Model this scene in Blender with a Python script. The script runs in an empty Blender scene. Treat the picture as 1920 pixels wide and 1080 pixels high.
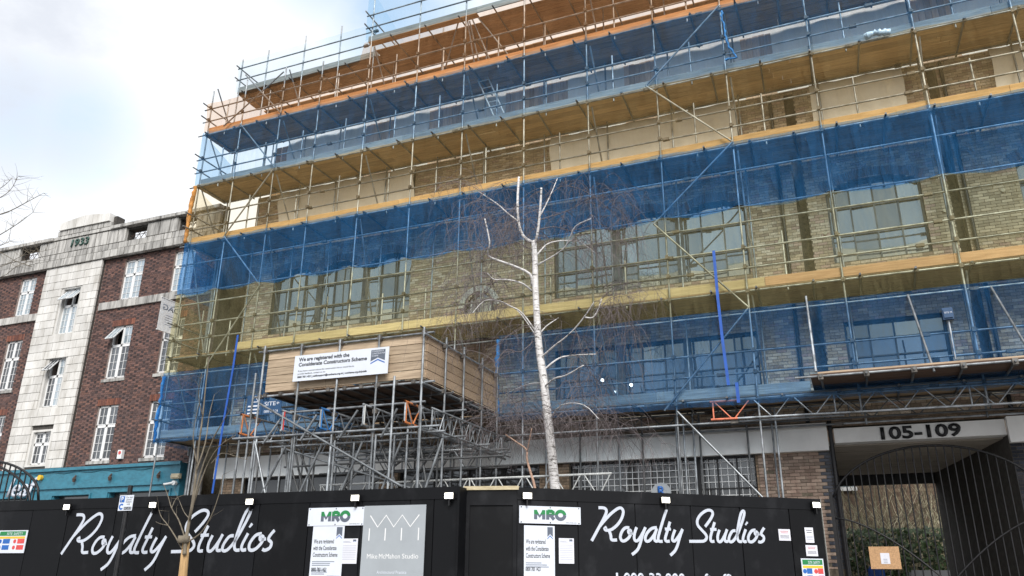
import bpy, bmesh, math, random
from mathutils import Vector, Matrix
random.seed(7)
R = math.radians
scn = bpy.context.scene
col = scn.collection

# ------------------------------------------------------------------ camera
FPX, PITCH, YAW, ROLL, EYE = 1498.3, R(20.126), R(22.656), R(0.545), 1.6
F0 = Vector((-math.sin(YAW), math.cos(YAW), 0)); R0 = Vector((math.cos(YAW), math.sin(YAW), 0)); Z = Vector((0, 0, 1))
FW = F0*math.cos(PITCH)+Z*math.sin(PITCH); U0 = Z*math.cos(PITCH)-F0*math.sin(PITCH)
RT = R0*math.cos(ROLL)+U0*math.sin(ROLL); UP = U0*math.cos(ROLL)-R0*math.sin(ROLL)
cd = bpy.data.cameras.new('camera'); cam = bpy.data.objects.new('camera', cd); col.objects.link(cam)
cd.sensor_width = 36; cd.lens = FPX/1920*36; cd.clip_start = .1; cd.clip_end = 3000
cam.matrix_world = Matrix(((RT.x, UP.x, -FW.x, 0), (RT.y, UP.y, -FW.y, 0), (RT.z, UP.z, -FW.z, EYE), (0, 0, 0, 1)))
scn.camera = cam

# ------------------------------------------------------------------ sky, sun, exposure
SUN_EL, SUN_AZ = R(37), R(150)          # azimuth clockwise from +Y: behind the viewer
w = bpy.data.worlds.new('World'); scn.world = w; w.use_nodes = True
nt = w.node_tree; nt.nodes.clear()
def wn(t, **k):
    n = nt.nodes.new(t)
    for a, b in k.items(): setattr(n, a, b)
    return n
sky = wn('ShaderNodeTexSky', sky_type='NISHITA', sun_disc=False, sun_elevation=SUN_EL, sun_rotation=SUN_AZ)
tc = wn('ShaderNodeTexCoord')
n1 = wn('ShaderNodeTexNoise'); n1.inputs['Scale'].default_value = 3.1; n1.inputs['Detail'].default_value = 7; n1.inputs['Roughness'].default_value = .6
n2 = wn('ShaderNodeTexNoise'); n2.inputs['Scale'].default_value = 2.2; n2.inputs['Detail'].default_value = 5
mp = wn('ShaderNodeMapping'); mp.inputs['Location'].default_value = (3.3, 1.7, .4); mp.inputs['Scale'].default_value = (1, 1, 1.7)
nt.links.new(tc.outputs['Generated'], mp.inputs[0]); nt.links.new(mp.outputs[0], n1.inputs['Vector']); nt.links.new(mp.outputs[0], n2.inputs['Vector'])
cr = wn('ShaderNodeValToRGB'); e = cr.color_ramp.elements           # cloud brightness
e[0].position = .33; e[0].color = (5.1, 5.35, 5.85, 1); e[1].position = .62; e[1].color = (7.5, 7.65, 7.8, 1)
nt.links.new(n1.outputs['Fac'], cr.inputs[0])
gap = wn('ShaderNodeMapRange'); gap.inputs[1].default_value = .68; gap.inputs[2].default_value = .80   # sparse blue gaps
nt.links.new(n2.outputs['Fac'], gap.inputs[0])
def patch(dirv, size):
    dp = wn('ShaderNodeVectorMath', operation='DOT_PRODUCT'); nt.links.new(tc.outputs['Generated'], dp.inputs[0]); dp.inputs[1].default_value = dirv
    ad = wn('ShaderNodeMath', operation='MULTIPLY_ADD'); nt.links.new(n1.outputs['Fac'], ad.inputs[0]); ad.inputs[1].default_value = .018; nt.links.new(dp.outputs['Value'], ad.inputs[2])
    mr = wn('ShaderNodeMapRange'); mr.inputs[1].default_value = math.cos(size)+.009-.003; mr.inputs[2].default_value = 1.012; mr.inputs[4].default_value = .85
    nt.links.new(ad.outputs[0], mr.inputs[0]); return mr
def raydir(x, y): return (FW*FPX+RT*(x-960)+UP*(540-y)).normalized()
acc = gap
for (px, py, s) in ((30, 212, R(2.9)), (110, 228, R(2.6)), (735, -8, R(3.4)), (640, -150, R(6))):
    p_ = patch(raydir(px, py), s); mx_ = wn('ShaderNodeMath', operation='MAXIMUM'); nt.links.new(acc.outputs[0], mx_.inputs[0]); nt.links.new(p_.outputs[0], mx_.inputs[1]); acc = mx_
bl = wn('ShaderNodeMix', data_type='RGBA'); sc = wn('ShaderNodeVectorMath', operation='SCALE'); sc.inputs['Scale'].default_value = 1.4
nt.links.new(sky.outputs[0], sc.inputs[0])
bl2 = wn('ShaderNodeMix', data_type='RGBA'); bl2.inputs['Factor'].default_value = .45; bl2.inputs[7].default_value = (3.4, 5.6, 7.8, 1); nt.links.new(sc.outputs[0], bl2.inputs[6])
nt.links.new(acc.outputs[0], bl.inputs['Factor']); nt.links.new(cr.outputs[0], bl.inputs[6]); nt.links.new(bl2.outputs[2], bl.inputs[7])
bg = wn('ShaderNodeBackground'); bg.inputs['Strength'].default_value = .1
out = wn('ShaderNodeOutputWorld'); nt.links.new(bl.outputs[2], bg.inputs[0]); nt.links.new(bg.outputs[0], out.inputs[0])
sd = bpy.data.lights.new('sun', 'SUN'); sd.energy = 2.3; sd.angle = R(28); sd.color = (1, .96, .9)
sun = bpy.data.objects.new('sun', sd); col.objects.link(sun)
sdir = Vector((math.sin(SUN_AZ)*math.cos(SUN_EL), math.cos(SUN_AZ)*math.cos(SUN_EL), math.sin(SUN_EL)))
sun.rotation_euler = sdir.to_track_quat('Z', 'Y').to_euler()
vs = scn.view_settings; vs.view_transform = 'Standard'; vs.look = 'None'; vs.gamma = 1; vs.exposure = 0.7
scn.render.engine = 'CYCLES'; scn.cycles.transparent_max_bounces = 24; scn.cycles.max_bounces = 6

# ------------------------------------------------------------------ helpers
def at(x, y, Y):
    d = raydir(x, y); t = Y/d.y; return Vector((d.x*t, Y, EYE+d.z*t))
def I(M=None): return M or Matrix.Identity(4)
WM = {}
def link(name, data, mat=None, parent=None, M=None):
    o = bpy.data.objects.new(name, data); col.objects.link(o); M = I(M)
    if parent is not None:
        o.parent = parent; o.matrix_parent_inverse = WM[parent.name].inverted()
    o.matrix_basis = M; WM[o.name] = M
    if mat is not None and data is not None:
        if len(data.materials) == 0: data.materials.append(None)
        if data.users > 1 or data.get('shared'):
            o.material_slots[0].link = 'OBJECT'; o.material_slots[0].material = mat
        else: data.materials[0] = mat
    return o
def tag(o, label, cat, group=None, kind=None):
    if label: o['label'] = label
    if cat: o['category'] = cat
    if group: o['group'] = group
    if kind: o['kind'] = kind
    return o
def thing(name, loc, label, cat, group=None):
    return tag(link(name, None, None, None, Matrix.Translation(Vector(loc))), label, cat, group)
class MB:
    def __init__(s): s.v = []; s.f = []; s.c = []
    def add(s, vs, fs, c=None):
        b = len(s.v); s.v += [tuple(v) for v in vs]; s.f += [tuple(i+b for i in f) for f in fs]; s.c += [c]*len(fs); return s
    def box(s, a, b, c=None, back=True):
        x0, y0, z0 = a; x1, y1, z1 = b
        vs = [(x0,y0,z0),(x1,y0,z0),(x1,y1,z0),(x0,y1,z0),(x0,y0,z1),(x1,y0,z1),(x1,y1,z1),(x0,y1,z1)]
        fs = [(0,1,5,4),(1,2,6,5),(3,0,4,7),(4,5,6,7),(3,2,1,0)]+([(2,3,7,6)] if back else [])
        return s.add(vs, fs, c)
    def obox(s, o, u, v, n, a, b, c=None):        # box in a frame: a..b along u, v, n
        vs = [o+u*x+v*y+n*z for z in (a[2], b[2]) for y in (a[1], b[1]) for x in (a[0], b[0])]
        return s.add(vs, [(0,2,3,1),(4,5,7,6),(0,1,5,4),(2,6,7,3),(0,4,6,2),(1,3,7,5)], c)
    def tube(s, pts, rad, n=6, c=None, cap=True):
        pts = [Vector(p) for p in pts]; m = len(pts); rad = rad if isinstance(rad, (list, tuple)) else [rad]*m
        vs = []; fs = []; prev = None
        for i, p in enumerate(pts):
            d = (pts[min(i+1, m-1)]-pts[max(i-1, 0)])
            d = d.normalized() if d.length > 1e-9 else Vector((0, 0, 1))
            if prev is None:
                a = d.cross(Vector((0, 0, 1)) if abs(d.z) < .9 else Vector((1, 0, 0))).normalized()
            else:
                a = prev-d*prev.dot(d); a = a.normalized() if a.length > 1e-6 else d.orthogonal().normalized()
            prev = a; b = d.cross(a)
            for k in range(n):
                t = 2*math.pi*k/n; vs.append(p+(a*math.cos(t)+b*math.sin(t))*rad[i])
        for i in range(m-1):
            for k in range(n): fs.append((i*n+k, i*n+(k+1) % n, (i+1)*n+(k+1) % n, (i+1)*n+k))
        if cap: fs += [tuple(range(n-1, -1, -1)), tuple(range((m-1)*n, m*n))]
        return s.add(vs, fs, c)
    def ribbon(s, fr, pts, wd, t=.004, off=0.0):    # flat stroke in a frame (u, v points)
        o, u, v, n = fr
        pts = [Vector(p) for p in pts]; m = len(pts)
        L = []; Rr = []
        for i, p in enumerate(pts):
            d = pts[min(i+1, m-1)]-pts[max(i-1, 0)]; d = d.normalized() if d.length > 1e-9 else Vector((1, 0))
            q = Vector((-d.y, d.x))*wd/2; L.append(p+q); Rr.append(p-q)
        vs = [o+u*p.x+v*p.y+n*(off+t) for p in L+Rr]+[o+u*p.x+v*p.y+n*off for p in L+Rr]; fs = []
        for i in range(m-1):
            fs += [(i, m+i, m+i+1, i+1), (i, i+1, 2*m+i+1, 2*m+i), (m+i, 3*m+i, 3*m+i+1, m+i+1)]
        fs += [(0, 2*m, 3*m, m), (m-1, 2*m-1, 4*m-1, 3*m-1)]
        return s.add(vs, fs)
    def mesh(s, name, smooth=False):
        me = bpy.data.meshes.new(name); me.from_pydata(s.v, [], s.f)
        if any(c is not None for c in s.c):
            a = me.attributes.new('Col', 'FLOAT_COLOR', 'FACE'); fl = []
            for c in s.c: fl += list(c or (.5, .5, .5))[:3]+[1]
            a.data.foreach_set('color', fl)
        if smooth: me.polygons.foreach_set('use_smooth', [True]*len(me.polygons))
        me.update(); return me
    def build(s, name, mat, parent=None, smooth=False, kind=None):
        o = link(name, s.mesh(name, smooth), mat, parent)
        if kind: o['kind'] = kind
        return o
def shared(me): me['shared'] = 1; me.materials.append(None); return me
UC = shared(MB().tube([(0,0,0),(0,0,1)], 1, 10).mesh('pole'))
for p in UC.polygons: p.use_smooth = len(p.vertices) == 4
UB = shared(MB().box((0,0,0),(1,1,1)).mesh('block'))
def bev(me_name, sx, sy, sz, b):
    bm = bmesh.new(); bmesh.ops.create_cube(bm, size=1)
    for v in bm.verts: v.co = Vector((v.co.x*sx, v.co.y*sy, v.co.z*sz))
    bmesh.ops.bevel(bm, geom=bm.edges[:], offset=b, segments=1, affect='EDGES')
    me = bpy.data.meshes.new(me_name); bm.to_mesh(me); bm.free(); return shared(me)
def polemat(p, q, r):
    p = Vector(p); q = Vector(q); d = q-p
    return Matrix.Translation(p) @ d.to_track_quat('Z', 'Y').to_matrix().to_4x4() @ Matrix.Diagonal((r, r, d.length, 1))
def pole(name, p, q, mat, parent, r=.0242): return link(name, UC, mat, parent, polemat(p, q, r))
def block(name, a, b, mat, parent):
    a = Vector(a); b = Vector(b); d = b-a
    return link(name, UB, mat, parent, Matrix.Translation(a) @ Matrix.Diagonal((d.x, d.y, d.z, 1)))
def text(body, size, fr, u, v, name, mat, parent, ext=.004, off=.001, align='LEFT', bold=0.0, shear=0.0, width=None, mirror=False):
    cu = bpy.data.curves.new('txt', 'FONT'); cu.body = body; cu.size = size; cu.align_x = align; cu.offset = bold; cu.shear = shear; cu.extrude = 0; cu.resolution_u = 3
    t = bpy.data.objects.new('txt', cu); col.objects.link(t)
    me = bpy.data.meshes.new_from_object(t); bpy.data.objects.remove(t); bpy.data.curves.remove(cu)
    xs = [q.co.x for q in me.vertices] or [0]
    k = width/(max(xs)-min(xs)) if width else 1
    o, uu, vv, nn = fr
    bm = bmesh.new(); bm.from_mesh(me)
    if ext > 0:
        r_ = bmesh.ops.extrude_face_region(bm, geom=bm.faces[:]); 
        for q in r_['geom']:
            if isinstance(q, bmesh.types.BMVert): q.co.z += ext
    for q in bm.verts:
        x, y, z = q.co; q.co = o+uu*(u+(-x if mirror else x)*k)+vv*(v+y)+nn*(off+z)
    bm.to_mesh(me); bm.free(); me.name = name
    return link(name, me, mat, parent)
def onplane(x, y, fr):
    o, u, v, n = fr; d = raydir(x, y); c = Vector((0, 0, EYE)); t = (o-c).dot(n)/d.dot(n); p = c+d*t-o
    return p.dot(u), p.dot(v)
def frameY(Y): return (Vector((0, Y, 0)), Vector((1, 0, 0)), Z, Vector((0, -1, 0)))

# ------------------------------------------------------------------ materials
def newmat(name):
    m = bpy.data.materials.new(name); m.use_nodes = True; return m, m.node_tree, m.node_tree.nodes['Principled BSDF']
def N(t, ty, **k):
    n = t.nodes.new(ty)
    for a, b in k.items(): setattr(n, a, b)
    return n
def mat(name, c, rough=.6, metal=0, var=.25, scale=6, stretch=(1,1,1), bump=0, objvar=0.0, attr=False, c2=None, spec=.5, emit=None, lo=.35, hi=.65, coord='Object'):
    m, t, b = newmat(name); L = t.links.new
    tcn = N(t, 'ShaderNodeTexCoord'); mpn = N(t, 'ShaderNodeMapping'); mpn.inputs['Scale'].default_value = stretch
    if coord == 'World':
        g = N(t, 'ShaderNodeNewGeometry'); L(g.outputs['Position'], mpn.inputs[0])
    else: L(tcn.outputs[coord], mpn.inputs[0])
    no = N(t, 'ShaderNodeTexNoise'); no.inputs['Scale'].default_value = scale; no.inputs['Detail'].default_value = 6; no.inputs['Roughness'].default_value = .62
    L(mpn.outputs[0], no.inputs['Vector'])
    if attr:
        a = N(t, 'ShaderNodeAttribute', attribute_name='Col'); base = a.outputs['Color']
    else: base = None
    mr = N(t, 'ShaderNodeMapRange'); mr.inputs[1].default_value = lo; mr.inputs[2].default_value = hi
    L(no.outputs['Fac'], mr.inputs[0])
    if c2:
        mx = N(t, 'ShaderNodeMix', data_type='RGBA'); mx.inputs[6].default_value = (*c, 1); mx.inputs[7].default_value = (*c2, 1); L(mr.outputs[0], mx.inputs['Factor']); base = mx.outputs[2]
        val = None
    else:
        mr.inputs[3].default_value = 1-var; mr.inputs[4].default_value = 1+var; val = mr.outputs[0]
    if base is None:
        rgb = N(t, 'ShaderNodeRGB'); rgb.outputs[0].default_value = (*c, 1); base = rgb.outputs[0]
    if objvar:
        oi = N(t, 'ShaderNodeObjectInfo'); om = N(t, 'ShaderNodeMapRange'); om.inputs[3].default_value = 1-objvar; om.inputs[4].default_value = 1+objvar; L(oi.outputs['Random'], om.inputs[0])
        if val is None: val = om.outputs[0]
        else:
            mm = N(t, 'ShaderNodeMath', operation='MULTIPLY'); L(val, mm.inputs[0]); L(om.outputs[0], mm.inputs[1]); val = mm.outputs[0]
    if val is not None:
        sc = N(t, 'ShaderNodeVectorMath', operation='SCALE'); L(base, sc.inputs[0]); L(val, sc.inputs['Scale']); base = sc.outputs[0]
    L(base, b.inputs['Base Color']); b.inputs['Roughness'].default_value = rough; b.inputs['Metallic'].default_value = metal; b.inputs['Specular IOR Level'].default_value = spec
    if bump:
        bp = N(t, 'ShaderNodeBump'); bp.inputs['Strength'].default_value = bump; bp.inputs['Distance'].default_value = .02; L(no.outputs['Fac'], bp.inputs['Height']); L(bp.outputs[0], b.inputs['Normal'])
    if emit: b.inputs['Emission Color'].default_value = (*emit[0], 1); b.inputs['Emission Strength'].default_value = emit[1]
    return m
M = {}
M['steel'] = mat('galvanised_steel', (.27, .29, .31), .45, .55, .45, 4, objvar=.35, coord='World')
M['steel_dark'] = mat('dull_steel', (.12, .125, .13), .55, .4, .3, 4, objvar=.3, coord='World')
M['coupler'] = mat('coupler_steel', (.125, .115, .105), .6, .5, .5, 9, coord='World')
M['orange_steel'] = mat('orange_paint_worn', (.62, .19, .05), .5, 0, c2=(.30, .17, .10), scale=14, lo=.45, hi=.75, coord='World')
M['salmon_steel'] = mat('salmon_paint', (.68, .20, .11), .5, 0, .25, 9, coord='World')
M['red_steel'] = mat('red_paint', (.55, .05, .05), .5, 0, .2, 9, coord='World')
M['blue_steel'] = mat('blue_paint', (.03, .17, .45), .5, 0, .25, 9, coord='World')
M['white_steel'] = mat('white_paint_worn', (.6, .62, .62), .5, 0, .2, 9, coord='World')
def wood(n, c, c2, ov=.2): return mat(n, c, .75, 0, c2=tuple(v*.8 for v in c2), scale=3.2, stretch=(.55, 9, 9), lo=.38, hi=.70, objvar=ov, bump=.15, coord='World', spec=.25)
M['board'] = wood('scaffold_board_wood', (.31, .23, .15), (.20, .145, .095))
M['board_honey'] = wood('honey_scaffold_board', (.60, .42, .22), (.46, .31, .15), .22)
M['board_tan'] = wood('tan_scaffold_board', (.46, .28, .15), (.33, .19, .095), .22)
M['board_orange'] = wood('orange_toe_board', (.54, .315, .165), (.43, .235, .115), .22)
M['board_ochre'] = wood('ochre_toe_board', (.56, .385, .20), (.46, .30, .14), .22)
M['board_pine'] = wood('pale_pine_board', (.63, .55, .37), (.53, .44, .28), .22)
M['board_peach'] = wood('peach_toe_board', (.60, .40, .265), (.5, .31, .19), .22)
M['board_grey'] = wood('weathered_grey_board', (.34, .34, .32), (.22, .22, .21), .22)
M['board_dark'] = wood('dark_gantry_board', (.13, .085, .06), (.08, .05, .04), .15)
M['plank'] = wood('bay_plank', (.49, .385, .275), (.34, .255, .18), .14)
M['plank_side'] = wood('bay_side_plank', (.44, .33, .23), (.31, .22, .15), .14)
M['clad'] = mat('vertical_timber_cladding', (.70, .55, .43), .75, 0, c2=(.54, .38, .28), scale=3.2, stretch=(9, 9, .6), objvar=.25, coord='World')
M['ply'] = mat('orange_plywood', (.55, .33, .15), .7, 0, c2=(.45, .25, .11), scale=3, objvar=.1, coord='World')
M['sheet'] = mat('white_sheeting', (.88, .88, .88), .5, 0, .08, 2.2, stretch=(1, 1, .4), bump=.5, coord='World')
M['sheet_cream'] = mat('cream_sheeting', (.90, .88, .83), .6, 0, c2=(.76, .71, .63), scale=.8, stretch=(.35, 1, 1.6), bump=.25, coord='World')
M['brick'] = mat('stock_brick', (.3, .24, .15), .9, 0, .22, 30, attr=True, bump=.3, coord='World', spec=.2)
M['mortar'] = mat('dark_mortar', (.15, .128, .098), .95, 0, .3, 12, coord='World', spec=.1)
M['mortar_pale'] = mat('pale_mortar', (.29, .235, .215), .95, 0, .25, 12, coord='World', spec=.1)
M['brick_one'] = mat('single_stock_brick', (.36, .285, .23), .9, 0, c2=(.27, .19, .155), scale=5, objvar=.35, bump=.2, coord='World', spec=.2)
M['brick_yel'] = mat('single_yellow_brick', (.50, .42, .31), .9, 0, c2=(.40, .325, .235), scale=5, objvar=.28, bump=.2, coord='World', spec=.2)
M['brick_blue'] = mat('blue_engineering_brick', (.045, .05, .068), .5, 0, .3, 8, objvar=.35, coord='World')
M['stone'] = mat('white_faience', (.66, .65, .63), .45, 0, c2=(.40, .38, .345), scale=2.0, stretch=(1.6, 1.6, .45), lo=.42, hi=.75, objvar=.10, coord='World')
M['stone_dirty'] = mat('stained_faience', (.46, .45, .43), .5, 0, c2=(.09, .085, .08), scale=2.6, stretch=(2.6, 2.6, .35), objvar=.16, lo=.42, hi=.72, coord='World')
M['joint'] = mat('dark_joint', (.06, .055, .05), .9, 0, .3, 10, coord='World')
M['white'] = mat('white_upvc', (.75, .76, .77), .35, 0, .05, 4, coord='World')
M['render'] = mat('pale_rendered_fascia', (.80, .80, .79), .7, 0, .08, 1.2, stretch=(1,1,.5), coord='World')
M['render_dim'] = mat('grey_soffit_boards', (.42, .38, .33), .8, 0, .3, 3, stretch=(.4, 8, 8), coord='World')
M['teal'] = mat('teal_paint', (.035, .175, .25), .45, 0, .18, 5, stretch=(1,1,2), coord='World')
M['black'] = mat('black_hoarding_paint', (.0055, .006, .0076), .5, 0, c2=(.019, .020, .023), lo=.52, hi=.80, scale=2.2, stretch=(1, 1, .7), objvar=.4, coord='World', spec=.18, bump=.08)
M['black_iron'] = mat('black_iron', (.012, .012, .014), .45, .2, .3, 8, coord='World')
M['black_frame'] = mat('black_window_frame', (.015, .015, .017), .45, 0, .2, 8, coord='World')
M['lettering'] = mat('white_lettering', (.52, .56, .64), .5, 0, .04, 6, coord='World')
M['signwhite'] = mat('sign_white', (.64, .68, .76), .35, 0, .04, 3, coord='World')
M['signgrey'] = mat('sign_grey', (.33, .36, .39), .4, 0, .04, 3, coord='World')
M['paper'] = mat('laminated_paper', (.68, .69, .76), .3, 0, .04, 3, coord='World')
M['ink'] = mat('dark_ink', (.03, .035, .045), .5, 0, .1, 8)
M['inkgrey'] = mat('grey_ink', (.25, .28, .34), .5, 0, .1, 8)
M['inkred'] = mat('red_ink', (.5, .06, .06), .5, 0, .1, 8)
M['green'] = mat('green_print', (.015, .20, .06), .4, 0, .08, 8)
M['slate'] = mat('slate_print', (.10, .12, .16), .4, 0, .1, 8)
M['navy'] = mat('navy_print', (.02, .05, .11), .4, 0, .1, 8)
M['bluep'] = mat('blue_print', (.02, .12, .42), .4, 0, .1, 8)
M['yellow'] = mat('yellow_print', (.75, .48, .04), .4, 0, .1, 8)
M['redp'] = mat('red_print', (.6, .07, .07), .4, 0, .1, 8)
M['bluesign'] = mat('blue_sign_tinted_case', (.012, .06, .15), .5, 0, .1, 8)
M['strap'] = mat('blue_strap', (.012, .085, .40), .5, 0, .15, 6, coord='World')
M['ochre_cloth'] = mat('orange_bunched_net', (.50, .23, .06), .8, 0, .35, 9, bump=.6, coord='World')
M['blue_cloth'] = mat('blue_bunched_net', (.03, .17, .42), .8, 0, .35, 9, bump=.6, coord='World')
M['greendark'] = mat('oxidised_numeral', (.02, .07, .055), .5, 0, .3, 8)
M['dark'] = mat('dark_interior', (.012, .011, .010), .9, 0, .2, 4)  # near-black colour stands for the shade inside unlit rooms
M['asphalt'] = mat('asphalt', (.05, .05, .05), .9, 0, .25, 20, coord='World')
M['paving'] = mat('paving', (.22, .21, .2), .85, 0, .25, 5, coord='World')
M['bark'] = mat('grey_brown_bark', (.165, .14, .105), .85, 0, .35, 14, stretch=(1,1,.3), coord='World', bump=.4)
M['twig'] = mat('birch_twig', (.135, .112, .115), .8, 0, .2, 9, coord='World')
M['pinkbark'] = mat('pink_bark', (.42, .27, .2), .8, 0, .35, 12, stretch=(1,1,3), coord='World')
M['stake'] = mat('pine_stake', (.44, .28, .13), .8, 0, .25, 4, stretch=(6,6,.6), coord='World')
M['lead'] = mat('lead_grey', (.2, .21, .22), .6, 0, .3, 6, coord='World')
M['cream'] = mat('cream_plastic', (.55, .47, .33), .5, 0, .15, 9, coord='World')
M['osb'] = mat('chipboard', (.45, .27, .14), .8, 0, .2, 40, coord='World')
M['ivy'] = mat('ivy_leaf', (.05, .085, .03), .5, 0, .5, 4, coord='World')
M['rust'] = mat('rusty_iron', (.07, .045, .035), .9, 0, .4, 12, coord='World')
M['poly'] = mat('clear_polythene', (.45, .62, .75), .25, 0, .3, 8, bump=.8, coord='World')
M['led'] = mat('led_panel', (.9, .9, .85), .4, emit=((1, .94, .78), 3.2))
M['bulb'] = mat('lit_bulb', (.9, .9, .85), .4, emit=((1, .98, .94), 8))
def birchmat():
    m, t, b = newmat('birch_bark'); L = t.links.new
    g = N(t, 'ShaderNodeNewGeometry'); mp = N(t, 'ShaderNodeMapping'); mp.inputs['Scale'].default_value = (2.2, 2.2, 9); L(g.outputs['Position'], mp.inputs[0])
    no = N(t, 'ShaderNodeTexNoise'); no.inputs['Scale'].default_value = 2.6; no.inputs['Detail'].default_value = 5; no.inputs['Roughness'].default_value = .7; L(mp.outputs[0], no.inputs['Vector'])
    r = N(t, 'ShaderNodeValToRGB'); e = r.color_ramp.elements; e[0].position = .37; e[0].color = (.03, .025, .02, 1); e[1].position = .445; e[1].color = (.58, .56, .55, 1); x = e.new(.62); x.color = (.72, .71, .72, 1); L(no.outputs['Fac'], r.inputs[0]); L(r.outputs[0], b.inputs['Base Color'])
    b.inputs['Roughness'].default_value = .7; return m
M['birch'] = birchmat()
def glassmat(name, base, refl, rough=.03):
    m, t, b = newmat(name); L = t.links.new
    o = t.nodes['Material Output']; b.inputs['Base Color'].default_value = (*base, 1); b.inputs['Roughness'].default_value = .5
    g = N(t, 'ShaderNodeBsdfGlossy'); g.inputs['Roughness'].default_value = rough; g.inputs['Color'].default_value = (.88, .93, .98, 1)
    tcn = N(t, 'ShaderNodeNewGeometry'); no = N(t, 'ShaderNodeTexNoise'); no.inputs['Scale'].default_value = 1.1; bp = N(t, 'ShaderNodeBump'); bp.inputs['Strength'].default_value = .10; bp.inputs['Distance'].default_value = .05
    L(tcn.outputs['Position'], no.inputs['Vector']); L(no.outputs['Fac'], bp.inputs['Height']); L(bp.outputs[0], g.inputs['Normal'])
    oi = N(t, 'ShaderNodeObjectInfo'); om = N(t, 'ShaderNodeMapRange'); om.inputs[3].default_value = refl*.55; om.inputs[4].default_value = min(.9, refl*1.4); L(oi.outputs['Random'], om.inputs[0])
    mx = N(t, 'ShaderNodeMixShader'); L(om.outputs[0], mx.inputs[0]); L(b.outputs[0], mx.inputs[1]); L(g.outputs[0], mx.inputs[2]); L(mx.outputs[0], o.inputs[0]); return m
M['glass_big'] = glassmat('large_window_glass', (.085, .09, .095), .34)
M['glass_low'] = glassmat('lower_window_glass', (.05, .055, .06), .22)
M['glass_dark'] = glassmat('dark_window_glass', (.018, .02, .025), .13)
M['glass_sky'] = glassmat('curtain_and_sky_glass', (.25, .31, .35), .25)  # pale blue base holds curtains and a painted sky reflection
M['glass_shop'] = glassmat('shop_window_glass', (.022, .021, .02), .075)
def netmat(name, tint, dif, dens):
    m, t, b = newmat(name); L = t.links.new; o = t.nodes['Material Output']; t.nodes.remove(b)
    tr = N(t, 'ShaderNodeBsdfTransparent'); tr.inputs[0].default_value = (*tint, 1)
    df = N(t, 'ShaderNodeBsdfDiffuse'); df.inputs[0].default_value = (*dif, 1)
    tl = N(t, 'ShaderNodeBsdfTranslucent'); tl.inputs[0].default_value = (*dif, 1)
    m1 = N(t, 'ShaderNodeMixShader'); m1.inputs[0].default_value = .4; L(df.outputs[0], m1.inputs[1]); L(tl.outputs[0], m1.inputs[2])
    g = N(t, 'ShaderNodeNewGeometry'); mp = N(t, 'ShaderNodeMapping'); mp.inputs['Scale'].default_value = (1, 1, .45); L(g.outputs['Position'], mp.inputs[0])
    no = N(t, 'ShaderNodeTexNoise'); no.inputs['Scale'].default_value = 1.6; no.inputs['Detail'].default_value = 4; L(mp.outputs[0], no.inputs['Vector'])
    mr = N(t, 'ShaderNodeMapRange'); mr.inputs[1].default_value = .3; mr.inputs[2].default_value = .7; mr.inputs[3].default_value = dens*.78; mr.inputs[4].default_value = dens*1.2; L(no.outputs['Fac'], mr.inputs[0])
    mp2 = N(t, 'ShaderNodeMapping'); mp2.inputs['Rotation'].default_value = (0, R(24), 0); mp2.inputs['Scale'].default_value = (5.5, 1, .9); L(g.outputs['Position'], mp2.inputs[0])
    n2_ = N(t, 'ShaderNodeTexNoise'); n2_.inputs['Scale'].default_value = 1.3; n2_.inputs['Detail'].default_value = 5; n2_.inputs['Distortion'].default_value = .8; L(mp2.outputs[0], n2_.inputs['Vector'])
    bp = N(t, 'ShaderNodeBump'); bp.inputs['Strength'].default_value = .9; bp.inputs['Distance'].default_value = .12; L(n2_.outputs['Fac'], bp.inputs['Height']); L(bp.outputs[0], df.inputs['Normal']); L(bp.outputs[0], tl.inputs['Normal'])
    m2_ = N(t, 'ShaderNodeMapRange'); m2_.inputs[1].default_value = .35; m2_.inputs[2].default_value = .7; m2_.inputs[3].default_value = .8; m2_.inputs[4].default_value = 1.35; L(n2_.outputs['Fac'], m2_.inputs[0])
    mu = N(t, 'ShaderNodeMath', operation='MULTIPLY'); L(mr.outputs[0], mu.inputs[0]); L(m2_.outputs[0], mu.inputs[1])
    mx = N(t, 'ShaderNodeMixShader'); L(mu.outputs[0], mx.inputs[0]); L(tr.outputs[0], mx.inputs[1]); L(m1.outputs[0], mx.inputs[2]); L(mx.outputs[0], o.inputs[0]); return m
M['banner'] = netmat('banner_cloth', (.95, .95, .95), (.93, .94, .95), .9)
M['net_orange'] = netmat('orange_netting', (.985, .86, .75), (.60, .32, .15), .17)
M['net_ochre'] = netmat('ochre_netting', (.988, .94, .83), (.56, .42, .20), .13)
M['net_olive'] = netmat('straw_netting', (.975, .955, .81), (.50, .45, .23), .135)
M['net_blue5'] = netmat('upper_blue_netting', (.80, .905, .98), (.05, .24, .54), .16)
M['net_blue3'] = netmat('middle_blue_netting', (.60, .78, .955), (.05, .25, .60), .245)
M['net_blue1'] = netmat('lower_blue_netting', (.68, .83, .965), (.05, .23, .56), .19)
M['net_sky'] = netmat('roof_blue_netting', (.92, .97, .99), (.03, .30, .60), .045)

# ------------------------------------------------------------------ ground, street
def sheet(name, x0, x1, y0, y1, z, m):
    return tag(MB().add([(x0,y0,z),(x1,y0,z),(x1,y1,z),(x0,y1,z)], [(0,1,2,3)]).build(name, m), None, None, None, 'structure')
sheet('ground', -600, 600, -600, 600, -.12, M['asphalt'])
sheet('road', -200, 200, -6, 6.8, -.116, M['asphalt'])
pv = MB(); pv.box((-60, 7.2, -.11), (40, 36, 0)); tag(pv.build('pavement', M['paving']), None, None, None, 'structure')
kb = MB()
for i in range(80): kb.box((-50+i*.92, 7.03, -.11), (-50+i*.92+.905, 7.18, .01))
tag(kb.build('kerb', M['paving']), None, None, None, 'structure')

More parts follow.
